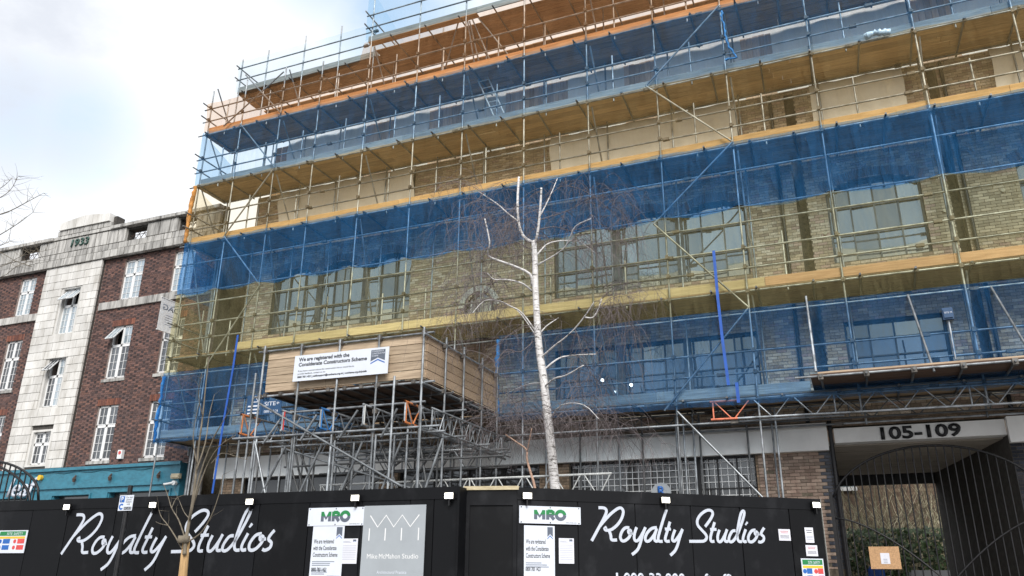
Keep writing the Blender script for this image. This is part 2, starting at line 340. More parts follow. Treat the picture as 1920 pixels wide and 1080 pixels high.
# ------------------------------------------------------------------ walls
def cells(mb, x0, x1, z0, z1, y0, y1, ops):
    xs = sorted({x0, x1, *[min(max(v, x0), x1) for o in ops for v in o[:2]]}); zs = sorted({z0, z1, *[min(max(v, z0), z1) for o in ops for v in o[2:4]]})
    for a, b in zip(xs, xs[1:]):
        run = None
        for c, d in zip(zs, zs[1:]):
            mx_, mz = (a+b)/2, (c+d)/2
            hole = any(o[0] < mx_ < o[1] and o[2] < mz < o[3] for o in ops)
            if hole:
                if run: mb.box((a, y0, run[0]), (b, y1, run[1])); run = None
            else: run = (run[0], d) if run else (c, d)
        if run: mb.box((a, y0, run[0]), (b, y1, run[1]))
def clipx(a, b, z, ops):
    segs = [(a, b)]
    for o in ops:
        if o[2] < z < o[3]:
            ns = []
            for s in segs:
                if o[1] <= s[0] or o[0] >= s[1]: ns.append(s); continue
                if s[0] < o[0]: ns.append((s[0], o[0]))
                if s[1] > o[1]: ns.append((o[1], s[1]))
            segs = ns
    return [s for s in segs if s[1]-s[0] > .03]
def bricklay(x0, x1, z0, z1, ops, flemish=False, h=.075):
    k = int(z0/h); outl = []
    while k*h < z1:
        za, zb = max(k*h, z0)+.005, min(k*h+h, z1)-.005
        if zb-za > .02:
            x = x0-(.1125*(k % 2) if not flemish else .17*(k % 2)); j = 0
            while x < x1:
                L_ = (.22 if j % 2 == 0 else .11) if flemish else .225
                a, b = max(x, x0)+.005, min(x+L_, x1)-.005
                if b-a > .03:
                    for s in clipx(a, b, (za+zb)/2, ops): outl.append((s[0], s[1], za, zb, j % 2))
                x += L_; j += 1
        k += 1
    return outl
def pick(pal):
    c = random.choice(pal); f = random.uniform(.82, 1.18); return (c[0]*f, c[1]*f, c[2]*f)
YEL = [(c[0]*1.3, c[1]*1.32, c[2]*1.6) for c in [(.36,.285,.175), (.41,.335,.215), (.30,.235,.145), (.45,.375,.25), (.33,.235,.165), (.385,.30,.18), (.27,.205,.13)]]
RED = [(.150,.090,.080), (.125,.078,.070), (.170,.098,.082), (.105,.070,.066)]
DARKR = [(.062,.046,.047), (.08,.055,.054), (.05,.041,.044)]
def laymesh(bl, Y, pal, d=.012, pal2=None):
    mb = MB()
    for a, b, c, e, h in bl:
        mb.box((a, Y-random.uniform(.7, 1.2)*d, c), (b, Y+.002, e), pick(pal2 if (pal2 and h and random.random() < .8) else pal), back=False)
    return mb
def arch_ops(x0, x1, zs, rise, n=14):           # openings approximating a segmental arch head
    o = []; c = (x0+x1)/2; hw = (x1-x0)/2
    for i in range(n):
        za = zs+rise*i/n; zb = zs+rise*(i+1)/n; t = ((za+zb)/2-zs)/rise; k = math.sqrt(max(0, 1-t)); o.append((c-hw*k, c+hw*k, za, zb))
    return o
def voussoirs(mb, x0, x1, zs, rise, Y, pal, hgt=.22, step=.085, d=.03):
    c = (x0+x1)/2; hw = (x1-x0)/2; n = int((x1-x0)/step)
    for i in range(n):
        xa, xb = x0+(x1-x0)*i/n+.006, x0+(x1-x0)*(i+1)/n-.006
        fa, fb = [zs+rise*(1-((x-c)/hw)**2) for x in (xa, xb)]; k = .10*(xa-c)/hw
        v = [(xa, Y-d, fa), (xb, Y-d, fb), (xb+k, Y-d, fb+hgt), (xa+k, Y-d, fa+hgt), (xa, Y+.05, fa), (xb, Y+.05, fb), (xb+k, Y+.05, fb+hgt), (xa+k, Y+.05, fa+hgt)]
        mb.add(v, [(0,1,2,3), (1,5,6,2), (4,0,3,7), (3,2,6,7), (4,5,1,0)], pick(pal))

# ------------------------------------------------------------------ main building under repair
YF = 19.7
main = thing('brick_building', (-8, YF, 0), 'yellow brick building wrapped in scaffolding behind the black hoarding', 'building')
W = [(-16.7, -11.55), (-6.94, -1.68), (.30, 2.45), (4.45, 6.9)]
ops = []; arcs = []
for i, (a, b) in enumerate(W):
    n = 3 if i < 2 else 1; st = (b-a)/n
    ops.append((a, b, 8.95, 10.85)); ops.append((a, b, 5.75, 7.45))
    for k in range(n):
        xa, xb = a+k*st+(.16 if k else 0), a+(k+1)*st-(.16 if k < n-1 else 0)
        arcs.append((xa, xb, 10.85, .28))
        ops += arch_ops(xa, xb, 10.85, .28)
    ops.append((a+.02, b-.02, 12.55, 13.9))
half = (-9.72, -8.76, 8.7, 9.45)
ops += [(-9.72, -8.76, 8.5, 8.98)]+arch_ops(-9.72, -8.76, 8.98, .46)
chase = [(-.40, -.16, 5.7, 13.9), (3.02, 3.24, 5.7, 13.9)]
gate_op = [(-.27, 3.2, -1, 4.98)]
mb = MB(); cells(mb, -17.8, 9, 5.15, 14.0, YF, YF+.35, ops+chase); mb.build('wall', M['mortar'], main)
for c_ in chase: block('chase_back', (c_[0]-.02, YF+.352, c_[2]-.02), (c_[1]+.02, YF+.39, c_[3]+.02), M['mortar'], main)
bl = bricklay(-17.8, 9, 5.15, 14.0, ops+chase)
big = [q for q in bl if 2.5 < q[0] < 4.6 and 9.0 < q[2] < 10.95]
sing = big[:170]; ss = set(sing)
laymesh([q for q in bl if q not in ss], YF, YEL).build('bricks', M['brick'], main, kind='stuff')
UBR = bev('brick', 1, 1, 1, .06)
def onebrick(q, Y, m, parent):
    a, b, c, e, _ = q; link('brick', UBR, m, parent, Matrix.Translation(((a+b)/2, Y, (c+e)/2)) @ Matrix.Diagonal((b-a, random.uniform(.022, .034), e-c, 1)))
for q in sing: onebrick(q, YF, M['brick_yel'], main)
mb = MB()
for x0, x1, zs, rise in arcs: voussoirs(mb, x0-.05, x1+.05, zs, rise, YF, [(.22,.15,.1), (.27,.17,.11), (.19,.13,.09)])
mb.build('arch_bricks', M['brick'], main, kind='stuff')
mb = MB()
for x, z in ((-.9,9.7),(.18,9.75),(2.85,9.9),(4.1,10.2),(-.75,8.4)):
    mb.tube([(x, YF-.045, z), (x, YF-.005, z)], .045, 12)
mb.build('tie_plate', M['cream'], main, kind='stuff')
# half-round stone surround
mb = MB(); cx = -9.24
for i in range(13):
    a, b = math.pi*i/13, math.pi*(i+1)/13-.012
    v = []
    for yy in (YF-.05, YF+.06):
        for r_, t_ in ((.48, a), (.48, b), (.64, b), (.64, a)): v.append((cx+r_*math.cos(t_), yy, 8.98+r_*math.sin(t_)))
    mb.add(v, [(3,2,1,0), (0,1,5,4), (2,3,7,6), (1,2,6,5), (3,0,4,7)])
mb.build('arched_surround', M['stone'], main)
MB().add([(cx+.5*math.cos(math.pi*i/12), YF+.14, 8.96+.5*math.sin(math.pi*i/12)) for i in range(13)]+[(cx-.5, YF+.14, 8.4), (cx+.5, YF+.14, 8.4)], [tuple(range(15))]).build('arched_pane', M['glass_big'], main)
mb = MB()
for i in range(-1, 2): mb.box((cx+i*.3-.02, YF+.1, 8.5), (cx+i*.3+.02, YF+.135, 9.43))
mb.build('arched_bars', M['white'], main)
UPN = shared(MB().box((-.5,-.5,-.5),(.5,.5,.5)).mesh('pane'))
def bigwindow(x0, x1, z0, z1, nx, nz, parent, gl, Y=YF+.2, fm=None, thick=()):
    fm = fm or M['steel_dark']
    w_ = MB(); t_ = .05
    for a, b, c, d in ((x0, x1, z0, z0+t_), (x0, x1, z1-t_, z1), (x0, x0+t_, z0+t_, z1-t_), (x1-t_, x1, z0+t_, z1-t_)): w_.box((a, Y-.06, c), (b, Y+.02, d))
    win = w_.build('window', fm, parent)
    xs = [x0+(x1-x0)*i/nx for i in range(nx+1)]; zs = [z0+(z1-z0)*i/nz for i in range(nz+1)]
    for i in range(nx):
        for k in range(nz):
            pw_, ph_ = xs[i+1]-xs[i]-.024, zs[k+1]-zs[k]-.024
            link('pane', UPN, gl, win, Matrix.Translation(((xs[i]+xs[i+1])/2, Y, (zs[k]+zs[k+1])/2)) @ Matrix.Rotation(random.gauss(0, .012), 4, 'X') @ Matrix.Rotation(random.gauss(0, .010), 4, 'Z') @ Matrix.Diagonal((pw_, .006, ph_, 1)))
    b_ = MB()
    for i in range(1, nx):
        h_ = .10 if i in thick else .017
        b_.box((xs[i]-h_, Y-.05, z0+t_), (xs[i]+h_, Y+.012, z1-t_))
    for k in range(1, nz): b_.box((x0+t_, Y-.04, zs[k]-.016), (x1-t_, Y+.010, zs[k]+.016))
    b_.build('glazing_bars', fm, win)
for i, (a, b) in enumerate(W):
    nx = 9 if i < 2 else 4; th = (3, 6) if i < 2 else ()
    bigwindow(a, b, 8.95, 11.15, nx, 3, main, M['glass_big'], thick=th)
    bigwindow(a, b, 5.75, 7.45, nx, 2, main, M['glass_low'], thick=th, Y=YF+.22)
    # black sheet painted as the shade of the room behind
    block('dark_room_sheet', (a+.01, YF+.36, 5.5), (b-.01, YF+.4, 13.99), M['dark'], main)
# cream dust sheets over the third floor openings: draped surface with a roll at the head
for i, (a, b) in enumerate(W):
    mb = MB(); nx_, nz_ = 40, 14; v = []; f = []
    for k in range(nz_+1):
        for j in range(nx_+1):
            x = a-.03+(b-a+.06)*j/nx_; z = 12.35+(13.97-12.35)*k/nz_; t_ = k/nz_
            y = YF-.05-.05*math.sin(t_*3.1)-.16*math.exp(-((t_-.72)/.22)**2)+.018*math.sin(x*5.1+t_*2)+.012*math.sin(x*13+i)
            v.append((x, y, z))
    for k in range(nz_):
        for j in range(nx_): p = k*(nx_+1)+j; f.append((p, p+1, p+nx_+2, p+nx_+1))
    s_ = mb.add(v, f).build('dust_sheet', M['sheet_cream'], None, True)
    tag(s_, ['cream dust sheet over the leftmost wide third floor opening', 'cream dust sheet over the wide third floor opening right of the birch', 'cream dust sheet over the narrower opening at upper right', 'cream dust sheet over the opening at the right picture edge'][i], 'dust sheet', 'dust sheets over third floor openings')
# top floor: timber cladding and sheeting alternate
TY = YF+.05
bnd = [(-16.8,'s'), (at(687,250,TY).x,'t'), (at(740,240,TY).x,'s'), (at(806,225,TY).x,'t'), (at(866,210,TY).x,'s'), (at(949,190,TY).x,'t'), (at(1065,165,TY).x,'s'), (at(1170,140,TY).x,'t'), (at(1229,125,TY).x,'s'), (at(1388,85,TY).x,'t'), (at(1446,75,TY).x,'s'), (at(1707,20,TY).x,'t'), (at(1783,10,TY).x,'s'), (9,'x')]
for (a, k), (b, _) in zip(bnd, bnd[1:]):
    if k == 't':
        n = max(2, int((b-a)/.15))
        for i in range(n):
            x = a+(b-a)*i/n; block('cladding_board', (x+.004, TY-.02-random.uniform(0, .012), 14.0), (x+(b-a)/n-.004, TY+.03, 15.96+random.uniform(0, .03)), M['clad'], main)
    else:
        mb = MB(); v = []; f = []; nx_, nz_ = 16, 8
        for q in range(nz_+1):
            for j in range(nx_+1):
                x = a+(b-a)*j/nx_; v.append((x, TY-.03-.02*math.sin(x*7+q)-.015*math.sin(x*3-q*1.7), 14.0+1.98*q/nz_))
        for q in range(nz_):
            for j in range(nx_): p = q*(nx_+1)+j; f.append((p, p+1, p+nx_+2, p+nx_+1))
        mb.add(v, f).build('wall_sheeting', M['sheet'], main, True)
for i in range(2):
    block('cladding_board', (-17.35+i*.28, TY, 14.0), (-17.1+i*.28, TY+.03, 15.9), M['ply'], main)
mb = MB(); cells(mb, -16.8, 9, 14.0, 16.42, TY+.04, TY+.3, []); mb.build('upper_wall', M['sheet'], main)
mb = MB(); mb.box((-17.8, YF+.4, 13.93), (9, 25.8, 13.99)); mb.build('floor_slab', M['mortar'], main)
# timber upstand on the roof edge
for i in range(15):
    x = -11.9+i*.42; h_ = 17.05+random.uniform(-.12, .12)-(.25 if i in (0, 8) else 0)
    block('upstand_panel', (x, 20.25, 16.0), (x+.41, 20.29, h_), M['ply'], main)
mb = MB(); mb.box((-11.9, 20.18, 16.75), (-5.6, 20.24, 16.84)); mb.build('upstand_rail', M['ply'], main)
# recess to the left of the facade
mb = MB(); mb.box((-19.2, 21.4, 0), (-17.8, 21.6, 14)); mb.box((-17.95, YF+.36, 0), (-17.8, 21.4, 14)); mb.build('recess_wall', M['mortar'], main)
laymesh(bricklay(-19.2, -17.8, 0, 14, []), 21.4, YEL).build('recess_bricks', M['brick'], main, kind='stuff')
# ground floor
gops = [(-17.0, -12.2, 2.2, 4.45), (-11.6, -7.4, 2.2, 4.45), (-6.6, -2.0, 2.2, 4.45)]
mb = MB(); cells(mb, -17.8, -.27, 0, 4.42, YF, YF+.35, gops); cells(mb, -17.8, 9, 4.97, 5.15, YF+.002, YF+.35, []); mb.box((3.2, YF, 0), (9, YF+.35, 4.55)); mb.build('ground_floor_wall', M['mortar'], main)
pb = bricklay(-1.95, -.27, 1.9, 4.42, gops)
for q in pb:
    if random.random() < .02: continue
    onebrick(q, YF, M['brick_blue'] if q[0] > -.66+(.12 if int(round(q[2]/.075)) % 2 else 0) else M['brick_one'], main)
laymesh(bricklay(-17.8, -1.95, 0, 4.42, gops), YF, [(.24,.18,.13), (.19,.14,.1), (.28,.2,.14)]).build('ground_bricks', M['brick'], main, kind='stuff')
laymesh(bricklay(3.2, 9, 0, 4.55, []), YF, [(.045,.05,.065), (.03,.033,.042), (.06,.06,.07)]).build('engineering_bricks', M['brick'], main, kind='stuff')
laymesh(bricklay(-17.8, 9, 4.97, 5.15, []), YF, [(.24,.18,.13), (.19,.14,.1)]).build('band_bricks', M['brick'], main, kind='stuff')
block('fascia', (-18.0, YF-.16, 4.44), (-.36, YF+.02, 5.06), M['render'], main)
fg = block('gate_lintel', (-.22, YF-.06, 4.60), (3.18, YF+.3, 4.93), M['render'], main)
block('pier_head', (3.2, YF-.2, 4.42), (5.5, YF-.01, 4.96), M['render'], main)
text('105-109', .37, frameY(YF-.06), at(1642,808,YF).x, 4.632, 'street_number', M['black_iron'], main, ext=.03, bold=.011, width=at(1793,808,YF).x-at(1642,808,YF).x)
for k, (a, b, c, d) in enumerate(gops):
    if k == 2:
        xm = at(1308, 880, YF).x
        bigwindow(a, xm, c, d, 1, 1, main, M['glass_shop'], fm=M['black_frame'])
        bigwindow(xm, b, c, d, 3, 3, main, M['glass_shop'], fm=M['black_frame'])
    else: bigwindow(a, b, c, d, 4, 2, main, M['glass_shop'], fm=M['black_frame'])
    if k < 2: continue
    g_ = MB(); x = a+.05
    while x < b-.03: g_.box((x-.008, YF+.17, c), (x+.008, YF+.186, d)); x += .155
    z = d-.13
    while z > c: g_.box((a, YF+.162, z-.008), (b, YF+.168, z+.008)); z -= .155
    g_.build('security_grille', M['white'], main)
block('shop_dark_sheet', (-17.1, YF+.37, 0), (-1.9, YF+.4, 4.6), M['dark'], main)  # black sheet painted as the unlit shop
# passage through the building
mb = MB(); mb.box((-.4, YF+.3, 4.60), (3.6, 26, 4.70)); mb.build('passage_soffit', M['render_dim'], main)
for i in range(12): block('soffit_board', (-.27, YF+.34+i*.47, 4.575-random.uniform(0,.006)), (3.15, YF+.34+i*.47+.45, 4.598), M['render_dim'], main)
mb = MB(); mb.box((-.62, YF+.36, 0), (-.3, 26, 4.6)); mb.add([(3.2, YF+.02, 0), (2.2, 26, 0), (2.2, 26, 4.6), (3.2, YF+.02, 4.6), (3.6, YF+.36, 0), (3.6, 26, 0), (3.6, 26, 4.6), (3.6, YF+.36, 4.6)], [(0,1,2,3), (1,5,6,2), (3,2,6,7), (0,3,7,4)]); mb.build('passage_wall', M['joint'], main)
mb = MB(); mb.box((-.3, 25.9, 4.3), (2.2, 26.0, 4.6)); mb.build('passage_beam', M['black_frame'], main)
for x0_ in (-.75, 3.35): pole('drainpipe', (x0_, YF-.07, 5.1), (x0_, YF-.07, 13.9), M['black_iron'], main, .045)
pole('drainpipe', (-.29, YF-.1, 0), (-.29, YF-.1, 5.1), M['black_iron'], main, .05)

# yard beyond the passage
yw = thing('yard_wall', (2, 35, 0), 'old brick wall of the yard seen through the gateway', 'wall')
mb = MB(); mb.box((-8, 35, 0), (12, 35.3, 8)); mb.build('core', M['mortar'], yw)
laymesh(bricklay(-4, 8, 0, 8, [], h=.15), 35, [(.16,.115,.085), (.19,.14,.1), (.12,.09,.07)]).build('bricks', M['brick'], yw, kind='stuff')
block('window', (-1.3, 34.9, 5.2), (.1, 34.99, 6.2), M['glass_sky'], yw); block('window_sill', (-1.4, 34.85, 5.05), (.2, 34.99, 5.19), M['white'], yw)
def leaves(name, n, lo, hi, size, m, parent=None):
    mb = MB()
    for _ in range(n):
        c = Vector([random.uniform(a, b) for a, b in zip(lo, hi)]); 
        a = Vector((random.gauss(0,1), random.gauss(0,1), random.gauss(0,1))).normalized(); b = a.orthogonal().normalized(); s = size*random.uniform(.6, 1.4)
        mb.add([c-a*s, c+b*s*.6, c+a*s, c-b*s*.6], [(0,1,2,3)])
    return mb.build(name, m, parent)
iv = leaves('ivy', 6200, (-1.2, 29.2, .2), (4.2, 30.2, 3.3), .085, M['ivy']); tag(iv, 'dark ivy bank behind the arched iron gate', 'ivy', None, 'stuff')
def twigmesh(starts, n, ln, rad, droop, spread, seg=5, up=0.0):
    mb = MB()
    for i in range(n):
        p = Vector(random.choice(starts)) if not callable(starts) else starts()
        d = Vector((random.gauss(0, spread), random.gauss(0, spread), up+random.gauss(0, spread*.5))); L_ = random.uniform(*ln); pts = [p]; st = L_/seg
        d = d.normalized() if d.length else Vector((1,0,0))
        for k in range(seg):
            d = (d+Vector((random.gauss(0,.12), random.gauss(0,.12), -droop+random.gauss(0,.08)))).normalized(); p = p+d*st; pts.append(p)
        mb.tube(pts, [rad*(1-.7*k/seg) for k in range(seg+1)], 3, cap=False)
    return mb
sh = thing('bare_shrub', (1, 31, 0), 'tangle of bare pale shrub stems against the yard wall', 'shrub')
def shs(): return Vector((random.uniform(-1.2, 4), random.uniform(30.6, 32.5), random.uniform(1, 2.5)))
twigmesh(shs, 520, (1.5, 4.2), .018, .01, .5, 5, .9).build('stems', mat('pale_stem', (.42, .39, .27), .8, 0, .4, 3, coord='World'), sh, kind='stuff')
def clutter(name, a, b, m, label, cat):
    mb = MB(); a = Vector(a); b = Vector(b); c = (a+b)/2
    mb.box(a, b); mb.box((a.x+.05, a.y-.06, c.z), (b.x-.1, a.y, b.z+.06)); tag(mb.build(name, m), label, cat)
clutter('rubble_bag', (.15, 28.3, 1.3), (.62, 28.7, 2.05), M['strap'], 'blue rubble bag slumped behind the gate notice', 'bag')
clutter('site_materials', (1.3, 28.2, 1.55), (2.6, 28.8, 1.95), M['signgrey'], 'pale stacked site materials behind the gate', 'materials')
clutter('timber_stack', (-.2, 27.6, .9), (2.6, 28.1, 1.45), M['stake'], 'low pale timber stack behind the gate bars', 'timber')

# arched iron gate
gt = thing('arched_gate', (1.64, 19.45, 0), 'black arched iron double gate across the 105-109 entrance', 'gate')
GY = 19.45; gc, ghw = 1.62, 2.02
def garch(x): t = (x-gc)/ghw; return 3.02+1.40*math.sqrt(max(0, 1-t*t*.93))-.0
n_ = 27
for i in range(n_):
    x = gc-ghw+2*ghw*i/(n_-1)
    pole('bar', (x, GY, .1), (x, GY, garch(x)), M['black_iron'], gt, .0145)
MB().tube([(gc-ghw+2*ghw*i/40, GY, garch(gc-ghw+2*ghw*i/40)) for i in range(41)], .026, 8).build('top_arch', M['black_iron'], gt, True)
for s in (-1, 1):
    MB().tube([(gc+s*ghw*(1-i/14.), GY-.02, 2.95-1.35*(i/14.)**1.6) for i in range(15)], .02, 6).build('curved_rail', M['black_iron'], gt, True)
block('post', (gc-ghw-.08, GY-.04, 0), (gc-ghw-.01, GY+.04, 3.5), M['black_iron'], gt); block('post', (gc+ghw+.01, GY-.04, 0), (gc+ghw+.08, GY+.04, 3.5), M['black_iron'], gt)
block('bottom_rail', (gc-ghw, GY-.015, .12), (gc+ghw, GY+.015, .17), M['black_iron'], gt)
fr = frameY(GY-.03)
nb = thing('notice_board', at(1660, 1065, GY-.04), 'brown chipboard square with a laminated notice, hung on the gate', 'notice')
u0, v1 = onplane(1628, 1025, fr); u1, v0 = onplane(1691, 1067, fr)
MB().obox(*fr, (u0, v0, 0), (u1, v1, .012)).build('board', M['osb'], nb)
MB().obox(*fr, (u0+.21, v0+.10, .013), (u1-.20, v1-.13, .016)).build('notice_sheet', M['paper'], nb)
mb = MB()
for k in range(5): mb.obox(*fr, (u0+.26+(.04 if k < 2 else 0), v1-.19-k*.035, .017), (u1-.25-(.04 if k < 2 else 0), v1-.178-k*.035, .018))
mb.build('small_print', M['inkgrey'], nb)

# ------------------------------------------------------------------ 1933 building on the left
nb33 = thing('red_brick_building', (-25, YF, 0), 'dark red brick building dated 1933 with a white stone bay, at left', 'building')
LX0, LX1 = -36.0, -19.2
BAY = (-27.52, -24.61)
colA, colB, colC, colD = (-29.04, -28.18), (-23.6, -22.65), (-21.24, -20.28), (-31.4, -30.5)
lw = []
for c_ in (colD, colA, colB, colC):
    lw += [(c_[0], c_[1], 10.96, 12.52), (c_[0], c_[1], 8.05, 9.98), (c_[0], c_[1], 5.24, 7.12)]
bw = [(-26.38, -25.5, 9.93, 11.72), (-26.38, -25.5, 7.22, 9.05), (-26.38, -25.5, 5.21, 6.37)]
mb = MB(); cells(mb, LX0, LX1, 5.0, 12.66, YF, YF+.3, lw+bw); mb.build('wall', M['mortar_pale'], nb33)
skip = [(BAY[0], BAY[1], 0, 20)]; lint = [(o[0]-.06, o[1]+.06, o[3], o[3]+.225) for o in lw if o[3] < 12]
laymesh(bricklay(-32.5, LX1, 5.0, 12.66, lw+skip+lint, flemish=True), YF, RED, .012, DARKR).build('bricks', M['brick'], nb33, kind='stuff')
mb = MB()
for o in lint:
    n = int((o[1]-o[0])/.077)
    for i in range(n):
        a = o[0]+(o[1]-o[0])*i/n; mb.box((a+.005, YF-.016, o[2]), (a+(o[1]-o[0])/n-.005, YF+.01, o[3]-.005), pick([(.17,.08,.06), (.2,.085,.06), (.13,.06,.05)]), back=False)
mb.build('lintel_bricks', M['brick'], nb33, kind='stuff')
for o in lw:
    if o[3] < 12: block('window_sill', (o[0]-.06, YF-.05, o[2]-.11), (o[1]+.06, YF+.05, o[2]-.003), M['stone_dirty'], nb33)
mb = MB(); mb.box((LX1-.3, YF+.302, 0), (LX1, 33, 12.9)); mb.box((LX0, 33, 0), (LX1, 33.3, 12.9)); mb.box((LX0, YF+.302, 12.4), (LX1-.3, 33, 12.6)); mb.build('flank_wall', M['mortar'], nb33)
block('interior', (LX0, YF+.32, 4), (LX1-.1, YF+.36, 12.5), M['dark'], nb33)  # black sheet for the darkness inside the rooms
def casement(o, openl=(), Y=YF+.10, glu='glass_dark', gll='glass_dark'):
    x0, x1, z0, z1 = o; f_ = .048; mb = MB(); xm = (x0+x1)/2; zt = z1-(z1-z0)*.37
    for a, b, c, d in ((x0, x1, z0, z0+f_*1.3), (x0, x1, z1-f_, z1), (x0, x0+f_, z0, z1), (x1-f_, x1, z0, z1), (xm-f_*.8, xm+f_*.8, z0, z1), (x0, x1, zt-f_*.8, zt+f_*.8)):
        mb.box((a, Y-.03, c), (b, Y+.04, d))
    win = mb.build('window', M['white'], nb33)
    for ix, (a, b) in enumerate(((x0+f_, xm-f_*.8), (xm+f_*.8, x1-f_))):
        for iz, (c, d) in enumerate(((z0+f_*1.3, zt-f_*.8), (zt+f_*.8, z1-f_))):
            light = MB(); g_ = .022
            for p, q, r_, s_ in ((a, b, c, c+g_), (a, b, d-g_, d), (a, a+g_, c, d), (b-g_, b, c, d)): light.box((p, Y-.042, r_), (q, Y-.005, s_))
            n = 4 if iz == 0 else 2
            if z1-z0 < 1.4: n = 2
            light.box(((a+b)/2-.006, Y-.036, c), ((a+b)/2+.006, Y-.004, d))
            for k in range(1, n): zz = c+(d-c)*k/n; light.box((a, Y-.034, zz-.006), (b, Y-.006, zz+.006))
            gl = random.choice([glu, glu, gll]) if iz else random.choice([gll, gll, glu])
            me = light.mesh('sash'); ob = link('sash', me, M['white'], win)
            pn = block('pane', (a+.01, Y-.018, c+.01), (b-.01, Y-.014, d-.01), M[gl], win)
            if (ix, iz) in openl:
                T = Matrix.Translation((0, Y-.03, d)) @ Matrix.Rotation(R(-38), 4, 'X') @ Matrix.Translation((0, -(Y-.03), -d))
                for q in (ob, pn): q.matrix_basis = T @ q.matrix_basis
for i, o in enumerate(lw):
    top = o[3] > 12
    casement(o, openl=((0, 1),) if i in (7,) else (), glu='glass_sky' if top else 'glass_dark', gll='glass_sky' if (top or i in (7,)) else 'glass_dark')
casement(bw[0], ((0, 1), (1, 1)), YF+.03, 'glass_sky', 'glass_sky'); casement(bw[1], ((0, 1),), YF+.03, 'glass_sky'); casement(bw[2], (), YF+.03)
# white stone bay: every block its own piece
UST = bev('stone_block', 1, 1, 1, .02)
def stone(name, x0, x1, z0, z1, Y, m, d=.1, g=.015):
    link(name, UST, m, nb33, Matrix.Translation(((x0+x1)/2, Y-d/2+random.uniform(-.004, .004), (z0+z1)/2)) @ Matrix.Diagonal((x1-x0-g, d, z1-z0-g, 1)))
mb = MB(); cells(mb, BAY[0], BAY[1], 5.06, 12.66, YF-.09, YF+.01, bw); mb.build('bay_core', M['joint'], nb33)
z = 5.06; k = 0
while z < 12.6:
    zt = min(z+.304, 12.66); x = BAY[0]-(.31 if k % 2 else 0)
    while x < BAY[1]-.02:
        wd_ = .60
        a, b = max(x, BAY[0]), min(x+wd_, BAY[1])
        if b-a > .12:
            for s in clipx(a, b, (z+zt)/2, [(q[0]-.10, q[1]+.10, q[2]-.06, q[3]+.06) for q in bw]):
                if s[1]-s[0] > .08: stone('stone_block', s[0], s[1], z, zt, YF-.05, M['stone'], .11)
        x += wd_
    z = zt; k += 1
for q in bw:           # moulded surround of each bay window
    mb = MB()
    for a, b, c, d in ((q[0]-.10, q[0]+.012, q[2]-.06, q[3]+.06), (q[1]-.012, q[1]+.10, q[2]-.06, q[3]+.06), (q[0]+.012, q[1]-.012, q[3]-.012, q[3]+.06), (q[0]+.012, q[1]-.012, q[2]-.06, q[2]+.012)): mb.box((a, YF-.12, c), (b, YF+.0, d))
    mb.build('window_surround', M['stone'], nb33)
# parapet
PY = YF-.06
def course(x0, x1, z0, z1, wd_, m, d=.12, holes=(), name='parapet_block', jit=.3):
    x = x0
    while x < x1-.05:
        b = min(x+wd_*random.uniform(1-jit, 1+jit), x1)
        if x1-b < .15: b = x1
        if not any(h[0]-.05 < (x+b)/2 < h[1]+.05 for h in holes): stone(name, x, b, z0, z1, PY, m, d, .034)
        x = b
HOL = [(-29.25, -28.17), (-23.65, -22.63), (-21.15, -20.3)]
mb = MB(); cells(mb, -33, LX1, 12.67, 13.95, PY, PY+.3, [(h[0], h[1], 13.3, 13.74) for h in HOL]); cells(mb, -27.4, -24.4, 13.95, 14.44, PY, PY+.35, []); mb.build('parapet_core', M['joint'], nb33)
course(-33, LX1, 12.66, 12.98, .46, M['stone_dirty'], .17); course(-33, LX1, 12.98, 13.24, .43, M['stone_dirty'], .13)
for a, b in ((-33, -29.25), (-28.17, -23.65), (-22.63, -21.15), (-20.3, LX1)): course(a, b, 13.24, 13.80, .5, M['stone_dirty'], .12)
course(-33, -27.42, 13.80, 13.96, .55, M['stone_dirty'], .22); course(-24.4, LX1, 13.80, 13.96, .55, M['stone_dirty'], .22)
course(-27.42, -24.4, 13.80, 13.97, .5, M['stone_dirty'], .16); course(-27.3, -24.5, 13.97, 14.2, .42, M['stone_dirty'], .14)
for i in range(6):
    xa, xb = -27.2+i*.44, -27.2+(i+1)*.44-.012; zf = lambda x: 14.5+.16*(1-abs((x+25.85)/1.35))
    v = [(xa, PY-.2, 14.2), (xb, PY-.2, 14.2), (xb, PY-.2, zf(xb)), (xa, PY-.2, zf(xa)), (xa, PY+.3, 14.2), (xb, PY+.3, 14.2), (xb, PY+.3, zf(xb)), (xa, PY+.3, zf(xa))]
    MB().add(v, [(0,1,2,3), (1,5,6,2), (4,0,3,7), (3,2,6,7), (4,5,1,0), (5,4,7,6)]).build('parapet_block', M['stone'], nb33)
for h in HOL:
    mb = MB(); xm = (h[0]+h[1])/2
    for s in range(4):
        x = h[0]+(h[1]-h[0])*s/4; mb.tube([(x, PY+.08, 13.32), (x+.33, PY+.1, 13.74)], .011, 5); mb.tube([(x+.33, PY+.12, 13.32), (x, PY+.14, 13.74)], .011, 5)
    mb.tube([(h[0], PY+.1, 13.52), (h[1], PY+.1, 13.55)], .013, 5); mb.build('exposed_bars', M['rust'], nb33)
text('1933', .42, frameY(PY-.13), -26.52, 13.42, 'date_numerals', M['greendark'], nb33, ext=.03, bold=.006, width=.92, shear=.1)
x = -33.0
while x < LX1-.1:
    if not (BAY[0]-.1 < x+.2 < BAY[1]+.1): stone('string_block', x, min(x+.45, LX1), 10.65, 10.94, YF, M['stone_dirty'], .09)
    x += .45
